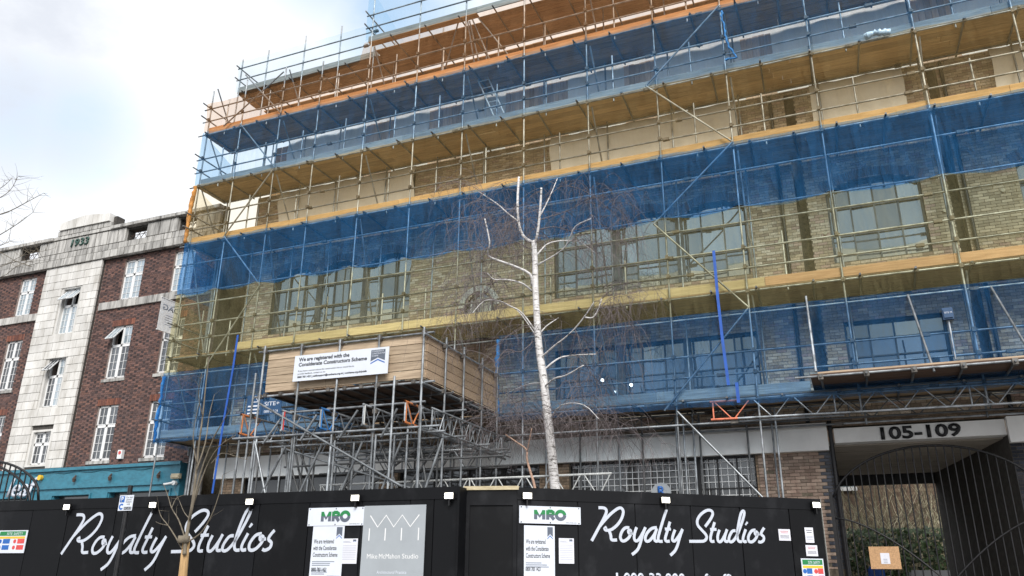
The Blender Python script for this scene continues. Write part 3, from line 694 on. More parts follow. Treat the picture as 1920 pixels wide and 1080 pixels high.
# teal shopfront
block('shop_fascia', (-31, YF-.22, 4.35), (LX1-.1, YF+.1, 5.0), M['teal'], nb33); block('shop_cornice', (-31, YF-.30, 4.93), (LX1-.06, YF-.22, 5.03), M['teal'], nb33)
mb = MB(); sops = [(-24.7, -23.1, 1, 4.13), (-22.2, -19.7, 1, 4.17), (-29, -26, 1, 4.1)]; cells(mb, -31, LX1-.1, 0, 4.35, YF-.15, YF+.2, sops); mb.build('shop_wall', M['teal'], nb33)
for o in sops:
    mb = MB()
    for a, b, c, d in ((o[0]-.1, o[1]+.1, o[3], o[3]+.05), (o[0]-.1, o[0]-.05, 1, o[3]), (o[1]+.05, o[1]+.1, 1, o[3])): mb.box((a, YF-.19, c), (b, YF-.152, d))
    mb.build('shop_moulding', M['teal'], nb33); block('shop_pane', (o[0], YF+.06, 1), (o[1], YF+.08, 4.2), M['glass_shop'], nb33)
MB().tube([at(60+i*10, 889-i*.5+1.6*math.sin(i*1.3), YF-.24) for i in range(25)], .012, 5).build('cable', M['teal'], nb33)
for px in (139, 206, 297):
    p = at(px, 898-(px-139)*.045, YF-.3); MB().tube([p+Vector((0,.05,.12)), p+Vector((0,0,.05)), p, p+Vector((0,0,-.1))], [.02,.03,.06,.035], 8).build('wall_lamp', M['rust'], nb33)
fr = frameY(YF-.25); text('leaf', .9, fr, at(29, 905, YF).x, at(40, 930, YF-.25).z-.02, 'shop_letters', M['lettering'], nb33, ext=.04, shear=.3, bold=.004)
MB().tube([at(78, 896, YF-.24)+Vector((0,-.1,0)), at(78, 896, YF-.24)], .09, 12).build('yellow_lamp', M['yellow'], nb33)
def wallbox(px0, py0, px1, py1, Y, m, name, label, cat):
    p = at(px0, py1, Y); q = at(px1, py0, Y); mb = MB(); mb.box((p.x, Y-.10, p.z), (q.x, Y, q.z)); mb.box((p.x+.02, Y-.13, p.z+.03), (q.x-.02, Y-.10, q.z-.05)); return tag(mb.build(name, m), label, cat)
ab = wallbox(686, 844, 700, 861, YF-.02, M['white'], 'alarm_box', 'x', 'alarm box'); bpy.data.objects.remove(ab)
b1 = thing('alarm_box', at(227, 852, YF), 'white alarm box with a red emblem on the red brick wall', 'alarm box')
p = at(223, 861, YF-.02); q = at(234, 844, YF-.02); MB().box((p.x, YF-.12, p.z), (q.x, YF-.015, q.z)).build('case', M['white'], b1); MB().tube([((p.x+q.x)/2, YF-.128, (p.z+q.z)/2+.05), ((p.x+q.x)/2, YF-.12, (p.z+q.z)/2+.05)], .06, 10).build('emblem', M['redp'], b1)
b2 = wallbox(324, 888, 341, 898, YF-.22, M['cream'], 'junction_box', 'weathered cream alarm box on the teal shop fascia', 'alarm box')
cv = thing('security_camera', at(327, 908, YF-.25), 'small white security camera on the teal shopfront', 'camera')
p = at(329, 906, YF-.25); MB().tube([p, p+Vector((.02,-.12,0))], .07, 10).build('mount', M['white'], cv); MB().tube([p+Vector((.02,-.12,0)), p+Vector((-.25,-.22,-.05))], .035, 8).build('body', M['white'], cv)
pole('drainpipe', (-19.05, YF-.1, 0), (-19.05, YF-.1, 5.3), M['lead'], nb33, .055)
MB().tube([(-18.75, YF, 0), (-18.75, YF, 5.3)], .16, 12).build('column_stub', mat('grey_concrete', (.3, .29, .28), .9, 0, .4, 8, coord='World'), nb33)
pole('drainpipe', (-19.12, YF-.12, 5.2), (-19.12, YF-.12, 13), M['lead'], nb33, .06)

# banner hung out from the wall: seen from behind
pw = at(341, 571, YF-.1); d1, d2 = raydir(304, 557), raydir(294, 617); yo = pw.x*d1.y/d1.x
zo = EYE+yo*d1.z/d1.y; zb = EYE+(pw.x*d2.y/d2.x)*d2.z/d2.y; zi = pw.z
bn = thing('hanging_banner', (pw.x, YF, zb), 'pale hanging banner seen from behind, projecting beside the scaffold end', 'banner')
frb = (Vector((pw.x, yo, zb)), Vector((0, 1, 0)), Z, Vector((-1, 0, 0))); LB = YF-.1-yo; HB = zo-zb
frb = (Vector((pw.x, yo, zb)), Vector((0, 1, 0)), Z, Vector((1, 0, 0)))
MB().obox(*frb, (0, 0, -.004), (LB, HB, .004)).build('cloth', M['banner'], bn)
text('DAG', HB*.24, frb, LB*.93, HB*.66, 'print', M['inkgrey'], bn, .002, .005, bold=.006, width=LB*.8, mirror=True)
mb = MB()
for k in range(5): mb.obox(*frb, (LB*.3, HB*(.5-k*.07), .005), (LB*(.85-.06*(k % 2)), HB*(.515-k*.07), .007))
mb.build('small_print', M['inkgrey'], bn)
for zz in (0, HB): pole('bracket', frb[0]+Z*zz-Vector((0,.02,0)), Vector((pw.x, YF, zb+zz)), M['white'], bn, .018)

# ------------------------------------------------------------------ scaffold
YO, YI = 18.2, 19.42
XS = [-19.06, -17.61, -15.98, -14.46, -12.63, -10.85, -9.22, -7.28, -5.39, -3.48, -1.67, .40, 2.73, 4.75, 6.7]
ZD = [5.50, 8.02, 11.84, 14.0, 16.0, 18.0]
scf = thing('scaffold', (-7, 18.8, 0), 'tall tube scaffold with boarded lifts covering the brick facade', 'scaffold')
cpl = MB()
def coupler(p, s=.046):
    x, y, z = p; cpl.box((x-s*.8, y-s, z-s), (x+s*.8, y+s*.7, z+s)); cpl.box((x+s*.8, y-s*.5, z-s*.35), (x+s*1.5, y+s*.1, z+s*.35))
for i, x in enumerate(XS):
    top = 20.3 if x > -12.8 else random.uniform(17.7, 18.0)
    base = 4.95 if x > 0 else 0
    pole('standard', (x, YO, base), (x, YO, top), M['steel'], scf)
    xi = x+random.uniform(.05, .2)
    pole('standard', (xi, YI, 4.95 if x > 0 else 0), (xi, YI, 17.1 if x < -12.8 else 18.9), M['steel'], scf)
    for z_ in ZD[:-1]:
        for dz in (-.06, .55, 1.05): coupler((x, YO-.03, z_+dz))
    for z0_, z1_ in zip(ZD, ZD[1:]):
        if i % 2 == 0: pole('ledger_brace', (x+.09, YO+.06, z1_-.15), (x+.09, YI+.1, z0_+.15), M['steel'], scf)
def run(name, x0, x1, Y, z, m='steel', L_=5.6, r=.0242, par=None):
    x = x0; k = 0
    while x < x1-.2:
        b = min(x+L_*random.uniform(.85, 1.1), x1); dy = .028*(k % 2); pole(name, (x-.05, Y+dy, z+dy*.3), (b+.05, Y+dy, z+dy*.3), M[m], par or scf, r)
        if b < x1: cpl.box((b-.085, Y-.032, z-.032), (b+.085, Y+.055, z+.034))
        x = b; k += 1
XA, XB = -19.35, 8.0
for li, z in enumerate(ZD):
    x0 = XA if li < 5 else -18.75
    y_out = YO
    if li < 5:
        run('ledger', x0, XB, YO-.05, z-.06); run('ledger', x0+.3, XB, YI+.05, z-.06)
        for dz in (.55, 1.05):
            if li == 0:
                run('guard_rail', XA, -12.3, YO+.05, z+dz); run('guard_rail', -7.9, XB, YO+.05, z+dz)
            else: run('guard_rail', XA, XB, YO+.05, z+dz)
        for dz in (.55, 1.05): pole('end_rail', (XS[0]-.05, YO-.35, z+dz), (XS[0]-.05, YI+.3, z+dz), M['steel'], scf)
    xs_ = [x0+.35]
    while xs_[-1] < XB: xs_.append(xs_[-1]+random.uniform(.95, 1.25))
    for x in xs_:
        if li == 5: y0_, y1_ = (18.85 if x < -12.8 else 18.05)-random.uniform(0,.1), 22.5
        else: y0_, y1_ = YO-random.uniform(.1, .26), YI+random.uniform(.1, .24)
        pole('transom', (x, y0_, z-.03), (x+random.uniform(-.05,.05), y1_, z-.03), M['steel_dark'], scf)
        if li < 5 : coupler((x, YO-.06, z-.05), .042)
    # inner posts of the rails
    if li in (1, 2, 3, 4):
        for x in XS[:-1]:
            if random.random() < .8:
                xx = x+random.uniform(.6, 1.1); pole('puncheon', (xx, YO+.1, z-.1), (xx, YO+.1, z+random.uniform(1.0, 1.5)), M['steel'], scf)
# extra rails in the tall second lift
for z in (9.75, 10.15, 11.15): run('guard_rail', XA, XB, YO+.05, z)
run('guard_rail', XA, XB, YO+.05, 7.45)
run('guard_rail', XA, -7.9-4.1, YO+.05, 6.95)
# decks: boards
BRD = bev('scaffold_board', 3.88, .222, .038, .006)
def deck(z, ys, x0, x1, m='board', skipf=None):
    for j, y in enumerate(ys):
        x = x0-random.uniform(0, 1.2)
        while x < x1:
            if not (skipf and skipf(x+1.95, y)):
                link('scaffold_board', BRD, M[m], scf, Matrix.Translation((max(x, x0)+1.95, y+random.uniform(-.004,.004), z+.02+random.uniform(-.004,.008))) @ Matrix.Rotation(random.uniform(-.003,.003), 4, 'Z'))
            x += 3.884
ys5 = [18.36+.232*i for i in range(6)]
for z, m_ in zip(ZD[:5], ('board', 'board', 'board', 'board_honey', 'board')): deck(z, ys5, XA+.1, XB-2, m_)
deck(ZD[5], [19.06+.232*i for i in range(5)], -18.75, -14.6, 'board_tan')
deck(ZD[5], [20.36+.232*i for i in range(9)], -18.6, XB-2, 'board_tan', skipf=lambda x, y: (-12.6 < x < -9.4 and y > 20.8) or (-6.6 < x < -4.2 and 20.5 < y < 20.9))
deck(ZD[5], [18.3+.232*i for i in range(8)], -12.75, XB-2, 'board_tan', skipf=lambda x, y: (-10.9 < x < -7.4 and y < 18.9))
# toe boards
TB = bev('toe_board', 3.9, .038, .225, .006)
def toe(z, x0, x1, m, Y=YO+.06, dz=.13, n=None):
    x = x0
    while x < x1-.05:
        b = min(x+3.9, x1)
        link('toe_board', TB, M[m], scf, Matrix.Translation(((x+b)/2, Y+random.uniform(-.008,.008), z+dz)) @ Matrix.Rotation(random.uniform(-.0015,.0015), 4, 'Y') @ Matrix.Diagonal(((b-x)/3.9, 1, 1, 1))); x = b+.004
toe(ZD[4], XS[0], XB, 'board_orange', dz=.15); toe(ZD[3], XS[0], XB, 'board_grey', dz=.15); toe(ZD[2], XS[0], XB, 'board_ochre', dz=.15)
toe(ZD[1], -16.6, -1.27, 'board_pine', dz=.15); toe(ZD[1], -1.26, XB, 'board_peach', dz=.15)
toe(ZD[0], XS[0], -12.1, 'board_grey', dz=.15); toe(ZD[0], -7.85, -.55, 'board_grey', dz=.15)
toe(ZD[5], -18.7, -12.8, 'board_grey', 18.93, .13); toe(ZD[5], -12.75, XB, 'board_grey', YO+.0, .13)
# zig-zag facing braces
bx = lambda a, b: pole('facing_brace', a, b, M['steel'], scf)
zz = [16.05, 14.05, 11.9, 10.0, 7.55, 5.3]
for k in range(4):
    a, b = (-17.6, -15.9) if k % 2 == 0 else (-15.9, -17.6); bx((a, YO-.06, zz[k]), (b, YO-.06, zz[k+1]))
for k in range(5):
    a, b = (-1.67, -3.75) if k % 2 == 0 else (-3.75, -1.67); bx((a, YO-.06, zz[k]), (b, YO-.06, zz[k+1]))
bx((-3.45, YO-.1, 5.25), (-1.5, YO-.1, 3.0)); bx((-17.65, YO-.08, 18.0), (-15.9, YO-.08, 16.05)); bx((-16.0,YO-.08,17.7), (-18.3,YO-.08,16.1))
# leaning roof props
for dx in (0, .25, -.5, .55): pole('roof_prop', (-9.3+dx*.5, YO+.2, 18.2), (-9.3+dx*3, YO+1.2, 16.1), M['steel'], scf)
# roof-level rails above the top deck
for dz in (.55, 1.05):
    run('guard_rail', -18.75, -12.8, 18.9, 18.0+dz); run('guard_rail', -12.8, XB, YO-.05, 18.0+dz); pole('end_rail', (-12.75, YO-.3, 18+dz), (-12.75, 20.2, 18+dz), M['steel'], scf); pole('end_rail', (-18.7, 18.7, 18+dz), (-18.7, 21, 18+dz), M['steel'], scf)
for x in (-18.65, -17.5, -15.9, -14.4, -13.0): pole('standard', (x, 18.92, 16), (x, 18.92, random.uniform(19.3, 19.7)), M['steel'], scf)
for x in (-18.5, -16.8, -15.2): pole('standard', (x, 20.9, 16), (x, 20.9, 19.3), M['steel'], scf)
# ladder
lx, ly = -9.05, YO+.45
lad = thing('ladder', (lx, ly, 14), 'pale scaffold ladder leaning through the upper blue lift', 'ladder')
for s in (0, .34): pole('stile', (lx+s, ly+.1, 16.05), (lx+.75+s, ly+.35, 14.05), M['white_steel'], lad, .022)
for i in range(8): t = (i+.5)/8; p = Vector((lx+.75*t, ly+.1+.25*t, 16.05-2*t)); pole('rung', p, p+Vector((.34,0,0)), M['white_steel'], lad, .012)

# lattice beams
def lattice(p, q, h, parent, m='steel', end=None, nb=None, name='lattice_beam'):
    p = Vector(p); q = Vector(q); d = (q-p); L_ = d.length; d.normalize(); dn = Vector((0,0,-h))
    root = MB().tube([p, q], .0242, 8).build(name, M[m], parent, True)
    pole('bottom_chord', p+dn, q+dn, M[m], root)
    nb = nb or max(2, int(L_/.62)); st = L_/nb
    for i in range(nb):
        a, b, c = p+d*(i*st+.06), p+d*((i+.5)*st), p+d*((i+1)*st-.02)
        mm = M[end] if (end and i == 0) else M[m]
        pole('lacing', a, b+dn, mm, root, .014); pole('lacing', b+dn+d*.06, c, mm, root, .014)
        if i % 3 == 0: pole('upright', a-d*.03, a-d*.03+dn, mm, root, .018)
    if end:
        pole('painted_end', p-d*.03, p+d*.62, M[end], root, .0246); pole('painted_end', p+dn-d*.03, p+dn+d*.55, M[end], root, .0246)
    return root
lattice((-2.68, YO+.12-.2, 5.42), (7.5, YO-.08, 5.34), .40, scf, end='salmon_steel', nb=12)
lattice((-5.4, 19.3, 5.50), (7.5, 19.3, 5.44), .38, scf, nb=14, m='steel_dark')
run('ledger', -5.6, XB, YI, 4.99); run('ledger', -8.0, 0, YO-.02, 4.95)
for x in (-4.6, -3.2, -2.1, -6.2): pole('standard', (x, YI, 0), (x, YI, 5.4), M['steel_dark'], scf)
for px in (1276, 1290): a = at(px-8, 812, 19.2); pole('standard', (a.x, 19.2, 0), (a.x, 19.2, 5.4), M['steel'], scf)
a = at(1455, 800, 19.1); pole('standard', (a.x, 19.1, 0), (a.x, 19.1, 5.4), M['steel'], scf)
cpl.build('couplers', M['coupler'], scf, kind='stuff')

# protection fan / gantry platform at right
gan = thing('gantry_platform', (2, 18, 5.5), 'dark boarded fan platform hung off the scaffold above the gate', 'platform')
for j in range(7):
    y = 17.25+j*.232; x = -.5
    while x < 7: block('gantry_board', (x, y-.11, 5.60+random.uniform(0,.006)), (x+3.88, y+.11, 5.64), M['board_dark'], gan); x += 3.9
run('front_tube', -.75, 7.5, 17.12, 5.58, par=gan); run('back_tube', -.5, 7.5, 18.75, 5.56, par=gan)
block('edge_board', (-.35, 17.14, 5.64), (7.4, 17.18, 5.675), M['plank_side'], gan)
for i in range(9): x = -.3+i*.86; pole('bearer', (x, 17.0, 5.56), (x+.02, 19.2, 5.56), M['steel_dark'], gan)
cg = MB()
for i in range(9):
    x = -.3+i*.86; cg.box((x-.05, 17.05, 5.5), (x+.05, 17.2, 5.62))
cg.build('couplers', M['coupler'], gan, kind='stuff')
for (xa, ya), (xb, yb) in (((1511, 556), (1530, 697)), ((1702, 553), (1752, 697)), ((1858, 538), (1925, 650))):
    p = at(xa, ya, 18.05); q = at(xb, yb, 17.1); pole('hanger_tube', p, q, M['steel'], gan)

# ------------------------------------------------------------------ loading bay
bay = thing('loading_bay', (-10, 16, 0), 'timber boarded loading bay projecting on a forest of scaffold tubes', 'loading bay')
BX0, BX1, BY0, BY1 = -12.0, -7.92, 14.3, 18.1
UP_ = bev('plank', 1, 1, 1, .01)
def plk(c, s, m): link('plank', UP_, M[m], bay, Matrix.Translation(c) @ Matrix.Diagonal((*s, 1)))
for k in range(5):
    z = 5.55+.187*k+.093; cut = random.uniform(-11.2, -8.8)
    for a, b in ((BX0, cut), (cut+.006, BX1)): plk(((a+b)/2, BY0+random.uniform(0,.01), z), (b-a, .038, .174), 'plank')
    cut = random.uniform(15.5, 17)
    for a, b in ((BY0+.03, cut), (cut+.006, BY1)): plk((BX1+random.uniform(0,.01), (a+b)/2, z), (.038, b-a, .174), 'plank_side')
    plk((BX0+.02, (BY0+BY1)/2, z), (.038, BY1-BY0-.06, .174), 'plank_side')
bk = MB()
def bp(n, p, q, m='steel'): return pole(n, p, q, M[m], bay)
def bc(p, s=.046): x, y, z = p; bk.box((x-s, y-s, z-s), (x+s, y+s, z+s))
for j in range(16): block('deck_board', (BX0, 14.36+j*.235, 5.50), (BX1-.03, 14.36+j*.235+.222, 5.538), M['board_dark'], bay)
rail_z = 6.50
bp('top_rail', (BX0-.25, BY0-.06, rail_z), (BX1+.22, BY0-.06, rail_z)); bp('top_rail', (BX1+.06, BY0-.2, rail_z-.05), (BX1+.06, BY1, rail_z-.05)); bp('base_rail', (BX0-.25, BY0-.07, 5.44), (BX1+.28, BY0-.07, 5.44)); bp('base_rail', (BX1+.06, BY0-.2, 5.40), (BX1+.06, BY1, 5.40))
fx = [BX0-.05] + [at(px, 720, BY0).x for px in (565, 637, 711)] + [BX1+.0]
for i, x in enumerate(fx):
    bp('standard', (x, BY0-.11 if i < 4 else BY0-.1, 0), (x, BY0-.11, rail_z+(.12 if i in (0, 4) else .06))); 
    for z in (rail_z, 5.44, 4.9, 4.4): bc((x, BY0-.08, z))
for y in (15.0, 15.9, 16.9, 17.8):
    bp('standard', (BX1+.12, y, 0), (BX1+.12, y, 6.62 if y > 15 else 6.6))
    for z in (6.4, 5.4): bc((BX1+.09, y, z))
for x in [BX0+.1+i*.42 for i in range(10)]: bp('transom', (x, BY0-.12, 5.475), (x, BY1, 5.475), 'steel_dark'); bc((x, BY0-.09, 5.46), .04)
for y in (15.2, 16.2, 17.2): bp('ledger', (BX0-.2, y, 5.40), (BX1+.2, y, 5.40), 'steel_dark')
# lattice beams towards the street, each with painted end
for (px, py), c in zip(((452, 777), (530, 770), (601, 765), (681, 758), (759, 752)), ('orange_steel', 'red_steel', 'blue_steel', 'white_steel', 'orange_steel')):
    p = at(px, py, 13.9); lb = lattice(p, (p.x, 18.6, p.z), .42, bay, end=None, nb=7)
    pole('painted_end', p+Vector((0, .06, -.01)), p+Vector((0, .06, -.41)), M[c], lb, .027)
    if c in ('orange_steel', 'blue_steel'):
        pole('painted_end', p+Vector((0, .0, 0)), p+Vector((0, .62, 0)), M[c], lb, .0252); pole('painted_end', p+Vector((0, 0, -.42)), p+Vector((0, .6, -.42)), M[c], lb, .0252)
        pole('painted_end', p+Vector((0, .1, -.02)), p+Vector((0, .36, -.4)), M[c], lb, .0165); pole('painted_end', p+Vector((0, .38, -.4)), p+Vector((0, .66, -.02)), M[c], lb, .0165)
    bc((p.x, 14.2, p.z-.46)); bc((p.x, 14.25, p.z+.03))
zb_ = at(600, 803, 13.9).z
for y, dz in ((14.12, -.05), (14.35, -.12), (15.4, -.05), (16.6, -.05), (17.8, -.05)):
    bp('ledger', (BX0-.6, y, zb_+dz), (BX1+.5, y, zb_+dz-.02))
bp('ledger', (BX0+.7, 14.2, zb_+.46), (BX1+.1, 14.2, zb_+.46)); bp('ledger', (BX0+.2, 15.3, zb_+.47), (BX1+.5, 15.3, zb_+.47))
def pp(x0, y0, x1, y1, Y0, Y1=None, n='raker', m='steel'): bp(n, at(x0, y0, Y0), at(x1, y1, Y1 or Y0), m)
for (x, yt) in ((450, 815), (482, 820), (553, 818), (622, 815), (628, 826), (518, 842), (480, 700)):
    p = at(x, yt, 14.15); bp('standard', (p.x, 14.15 if x != 518 else 14.6, 0), (p.x, 14.15 if x != 518 else 14.6, p.z))
for (x, yt, Y) in ((705, 815, 14.0), (740, 705, 14.0), (765, 800, 15.0), (790, 760, 14.0), (740, 815, 14.9), (664, 830, 14.8), (660, 822, 15.6), (592, 838, 15.6), (822, 815, 15.5), (570, 838, 16.5), (488, 838, 16.5), (700, 830, 17), (780, 820, 17.2)):
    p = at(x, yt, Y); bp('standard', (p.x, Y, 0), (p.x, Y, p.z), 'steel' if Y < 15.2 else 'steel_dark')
pp(487, 757, 755, 913, 13.95); pp(535, 842, 770, 915, 15.2)
for a in ((535, 838, 490, 927), (604, 833, 562, 924), (527, 785, 493, 832), (594, 778, 563, 826), (671, 769, 637, 820), (745, 766, 714, 820), (830, 822, 798, 915), (680, 828, 638, 925), (753, 826, 715, 920), (478, 828, 497, 925)): pp(*a, 14.05)
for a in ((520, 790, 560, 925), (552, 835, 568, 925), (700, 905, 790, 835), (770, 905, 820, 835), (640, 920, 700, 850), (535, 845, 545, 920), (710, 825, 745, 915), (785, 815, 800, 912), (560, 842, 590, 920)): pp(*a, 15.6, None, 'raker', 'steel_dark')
# handrail trusses low behind the hoarding
p, q = at(600, 910, 16.4), at(1147, 893, 16.4); lattice((p.x, 16.4, p.z), (q.x, 16.4, p.z), .42, bay, nb=11, m='white_steel', name='low_lattice_beam')
p, q = at(618, 889, 16.9), at(895, 875, 16.9); lattice((p.x, 16.9, p.z+.42), (q.x, 16.9, p.z+.42), .42, bay, nb=6, name='low_lattice_beam')
p = at(800, 850, 17.5); lattice((p.x-1.5, 17.5, p.z), (p.x+2.2, 17.5, p.z), .42, bay, nb=5, m='steel_dark', name='low_lattice_beam')
for y in (15.5, 16.9): bp('ledger', (BX0-.2, y, 4.05), (BX1+1.3, y, 4.05), 'steel_dark')
bp('ledger', (BX1+.1, 14, 4.42), (BX1+.1, 18.4, 4.42)); bp('ledger', (BX1+.15, 14, 4.85), (BX1+.15, 18.4, 4.85))
lattice((BX1+.2, 14.3, 4.9), (BX1+.2, 18.5, 4.9), .42, bay, nb=7)
bk.build('couplers', M['coupler'], bay, kind='stuff')
# registration banner
bn2 = thing('registration_banner', at(640, 716, 14.1), 'long white scheme registration banner fixed on the loading bay front', 'banner')
frn = frameY(BY0-.16); c4 = [Vector(onplane(*q, frn)) for q in ((549, 716), (727, 700), (731, 647), (555, 668))]
c4 = [Vector((c4[0].x, c4[0].y)), Vector((c4[1].x, c4[1].y)), Vector((c4[2].x, c4[2].y)), Vector((c4[3].x, c4[3].y))]
bo = Vector((c4[0].x, BY0-.16, c4[0].y)); ud = (Vector((c4[1].x, BY0-.16, c4[1].y))-bo); BW = ud.length; ud.normalize(); vd = Vector((0,-1,0)).cross(ud)*-1; vd = vd if vd.z > 0 else -vd; BH = (c4[3]-c4[0]).length
fb = (bo, ud, vd, Vector((0, -1, 0)))
MB().obox(*fb, (0, 0, 0), (BW, BH, .015)).build('panel', M['signwhite'], bn2)
text('We are registered with the', BH*.20, fb, BW*.05, BH*.77, 'headline', M['ink'], bn2, .003, .016, bold=.003, width=BW*.545)
text('Considerate Constructors Scheme', BH*.20, fb, BW*.05, BH*.57, 'headline', M['ink'], bn2, .003, .016, bold=.003, width=BW*.73)
text('If you have a concern about this construction site or would like to', BH*.085, fb, BW*.05, BH*.36, 'small_print', M['ink'], bn2, .002, .016, width=BW*.60)
text('provide feedback, contact us on:', BH*.085, fb, BW*.05, BH*.25, 'small_print', M['ink'], bn2, .002, .016, width=BW*.3)
text('0800 783 1423 | publicsupport@ccscheme.org.uk | ccscheme.org.uk/public', BH*.10, fb, BW*.05, BH*.12, 'small_print', M['ink'], bn2, .002, .016, bold=.002, width=BW*.74)
def pennant(fr, u, v, w_, h_, parent, m='slate'):
    o, uu, vv, nn = fr
    P = lambda a, b, c: o+uu*a+vv*b+nn*c
    MB().add([P(u, v+h_*.32, .0175), P(u+w_/2, v+h_*.52, .0175), P(u+w_, v+h_*.32, .0175), P(u+w_, v+h_, .0175), P(u, v+h_, .0175)], [(0,1,2,3,4)]).build('pennant', M[m], parent)
    MB().add([P(u, v+h_*.15, .0175), P(u+w_/2, v+h_*.36, .0175), P(u+w_, v+h_*.15, .0175), P(u+w_, v+h_*.22, .0175), P(u+w_/2, v+h_*.44, .0175), P(u, v+h_*.22, .0175)], [(0,1,4,5), (1,2,3,4)]).build('chevron', M['bluep'], parent)
pennant(fb, BW*.82, BH*.30, BW*.145, BH*.62, bn2)
for k, tx in enumerate(('CONSIDERATE', 'CONSTRUCTORS', 'SCHEME')): text(tx, BH*.075, fb, BW*.83, BH*(.84-k*.085), 'pennant_text', M['signwhite'], bn2, .001, .0185)

# ------------------------------------------------------------------ debris netting
def net(name, x0, x1, z0, z1, m, label, Y=YO-.125, end=False, sag=.0, tops=.0, xs=XS, yend=YI, low=None):
    mb = MB(); nz_ = 8; step = .14
    def strip(P, n):
        v = []; f = []
        for i in range(n+1):
            for k in range(nz_+1): v.append(P(i/n, k/nz_))
        for i in range(n):
            for k in range(nz_): a = i*(nz_+1)+k; f.append((a, a+nz_+1, a+nz_+2, a+1))
        mb.add(v, f)
    ph = random.uniform(0, 6)
    def dip(x):
        for a, b in zip(xs, xs[1:]):
            if a <= x <= b: t = (x-a)/(b-a); return 4*t*(1-t)
        return .5
    def P(s, t):
        x = x0+(x1-x0)*s; zb = z0-sag*dip(x)+.012*math.sin(x*9+ph); zt = (low if (low and x < -12.8) else z1)-tops*dip(x)+.008*math.sin(x*11+ph)
        bil = math.sin(math.pi*t)*(.03*math.sin(x*3.1+ph)+.025*math.sin(x*7.7+1.3*ph+t*4))
        return (x, Y-.02-bil-.015*math.sin(t*9+x*2), zb+(zt-zb)*t)
    strip(P, int((x1-x0)/step))
    if end:
        def Q(s, t): y = Y+(yend+.2-Y)*s; return (x0-.03-.04*math.sin(math.pi*t)*math.sin(s*5+ph), y, z0+(z1-z0)*(t if t < .5 else t-.25*s*(t-.5)*2))
        strip(Q, 12)
    return tag(mb.build(name, M[m], None, True), label, 'netting', 'debris nets on the scaffold')
net('debris_net', XS[0]-.05, XB, 16.02, 17.92, 'net_orange', 'orange debris net wrapping the topmost enclosed lift', tops=.04, low=17.15)
net('debris_net', XS[0]-.05, XB, 13.98, 16.0, 'net_blue5', 'blue debris net of the upper lift, above the ochre one', end=True, tops=.06, sag=.03)
net('debris_net', XS[0]-.05, XB, 11.86, 13.99, 'net_ochre', 'ochre debris net between the two upper blue bands', end=True, tops=.06, sag=.03)
net('debris_net', XS[0]-.05, XB, 10.12, 11.86, 'net_blue3', 'strong blue debris net in the middle of the scaffold', sag=.16, end=True, tops=.03)
net('debris_net', XS[0]-.05, XB, 7.50, 10.10, 'net_olive', 'pale straw debris net below the middle blue band', tops=.10, end=True)
net('debris_net', XS[0]-.05, BX0-.1, 5.36, 7.50, 'net_blue1', 'low blue debris net left of the loading bay', end=True)
net('debris_net', BX1+.02, XB, 5.30, 7.50, 'net_blue1', 'low blue debris net right of the loading bay behind the birch')
net('debris_net', -12.75, XB, 18.0, 20.2, 'net_sky', 'thin blue roof level net at top of the scaffold', end=True, yend=20.2)
net('debris_net', -18.7, -12.9, 18.0, 19.3, 'net_sky', 'thin blue net on the set back roof rail at upper left', Y=18.86)
# bunched net rolls, straps
def rag(name, pts, r, m, label, cat):
    mb = MB(); P_ = []; 
    for a, b in zip(pts, pts[1:]):
        for i in range(8): P_.append(Vector(a).lerp(Vector(b), i/8))
    P_.append(Vector(pts[-1])); rr = [r*random.uniform(.55, 1.25) for _ in P_]; P_ = [p+Vector((random.gauss(0,.012), random.gauss(0,.012), 0)) for p in P_]
    tag(mb.tube(P_, rr, 7).build(name, m, None, True), label, cat)
rag('bunched_net', [(-19.12, YO-.1, 13.95), (-19.16, YO-.12, 13.0), (-19.15, YO-.12, 11.9)], .07, M['ochre_cloth'], 'orange bunched net tied round the scaffold end post', 'netting')
rag('bunched_net', [(-7.9, YO-.14, 7.4), (-7.93, YO-.13, 6.4), (-7.9, YO-.13, 5.4)], .055, M['blue_cloth'], 'blue bunched net edge hanging beside the loading bay', 'netting')
rag('bunched_net', [(-19.12, YO-.1, 7.4), (-19.14, YO-.1, 6.4), (-19.1, YO-.1, 5.4)], .06, M['blue_cloth'], 'blue bunched net edge at the low left scaffold corner', 'netting')
rag('polythene_bundle', [at(1622, 68, 18.02), at(1640, 62, 17.98), at(1668, 60, 18.02)], .085, M['poly'], 'crumpled clear polythene bundle on the upper right toe board', 'polythene')
rag('coiled_hose', [at(1352, 20, 18.0), at(1358, 55, 17.98), at(1366, 85, 17.98), at(1382, 108, 17.98), at(1360, 112, 17.98)], .028, M['blue_cloth'], 'blue coiled rope tied on the upper scaffold post', 'rope')
def strap(pts, wd_, label, Ys):
    mb = MB(); P_ = [at(x, y, Y) for (x, y), Y in zip(pts, Ys)]; v = []; f = []
    for p in P_: v += [p+Vector((-wd_/2, -.006, 0)), p+Vector((wd_/2, -.006, 0)), p+Vector((wd_/2, .006, 0)), p+Vector((-wd_/2, .006, 0))]
    for i in range(len(P_)-1):
        for k in range(4): f.append((4*i+k, 4*i+(k+1) % 4, 4*i+4+(k+1) % 4, 4*i+4+k))
    tag(mb.add(v, f+[(0,3,2,1), tuple(range(len(v)-4, len(v)))]).build('blue_strap', M['strap'], None), label, 'strap')
strap(((446, 628), (437, 690), (420, 785), (398, 925)), .065, 'long blue strap hanging at left between young tree and loading bay', (17.9, 17.9, 17.95, 18))
strap(((1338, 470), (1346, 560), (1355, 640), (1366, 722)), .065, 'blue strap hanging over the right side window bay', (17.95, 17.95, 17.95, 17.95))
strap(((1381, 717), (1383, 735), (1385, 755)), .07, 'short blue strap end over the right lattice beam', (17.95, 17.95, 17.95))
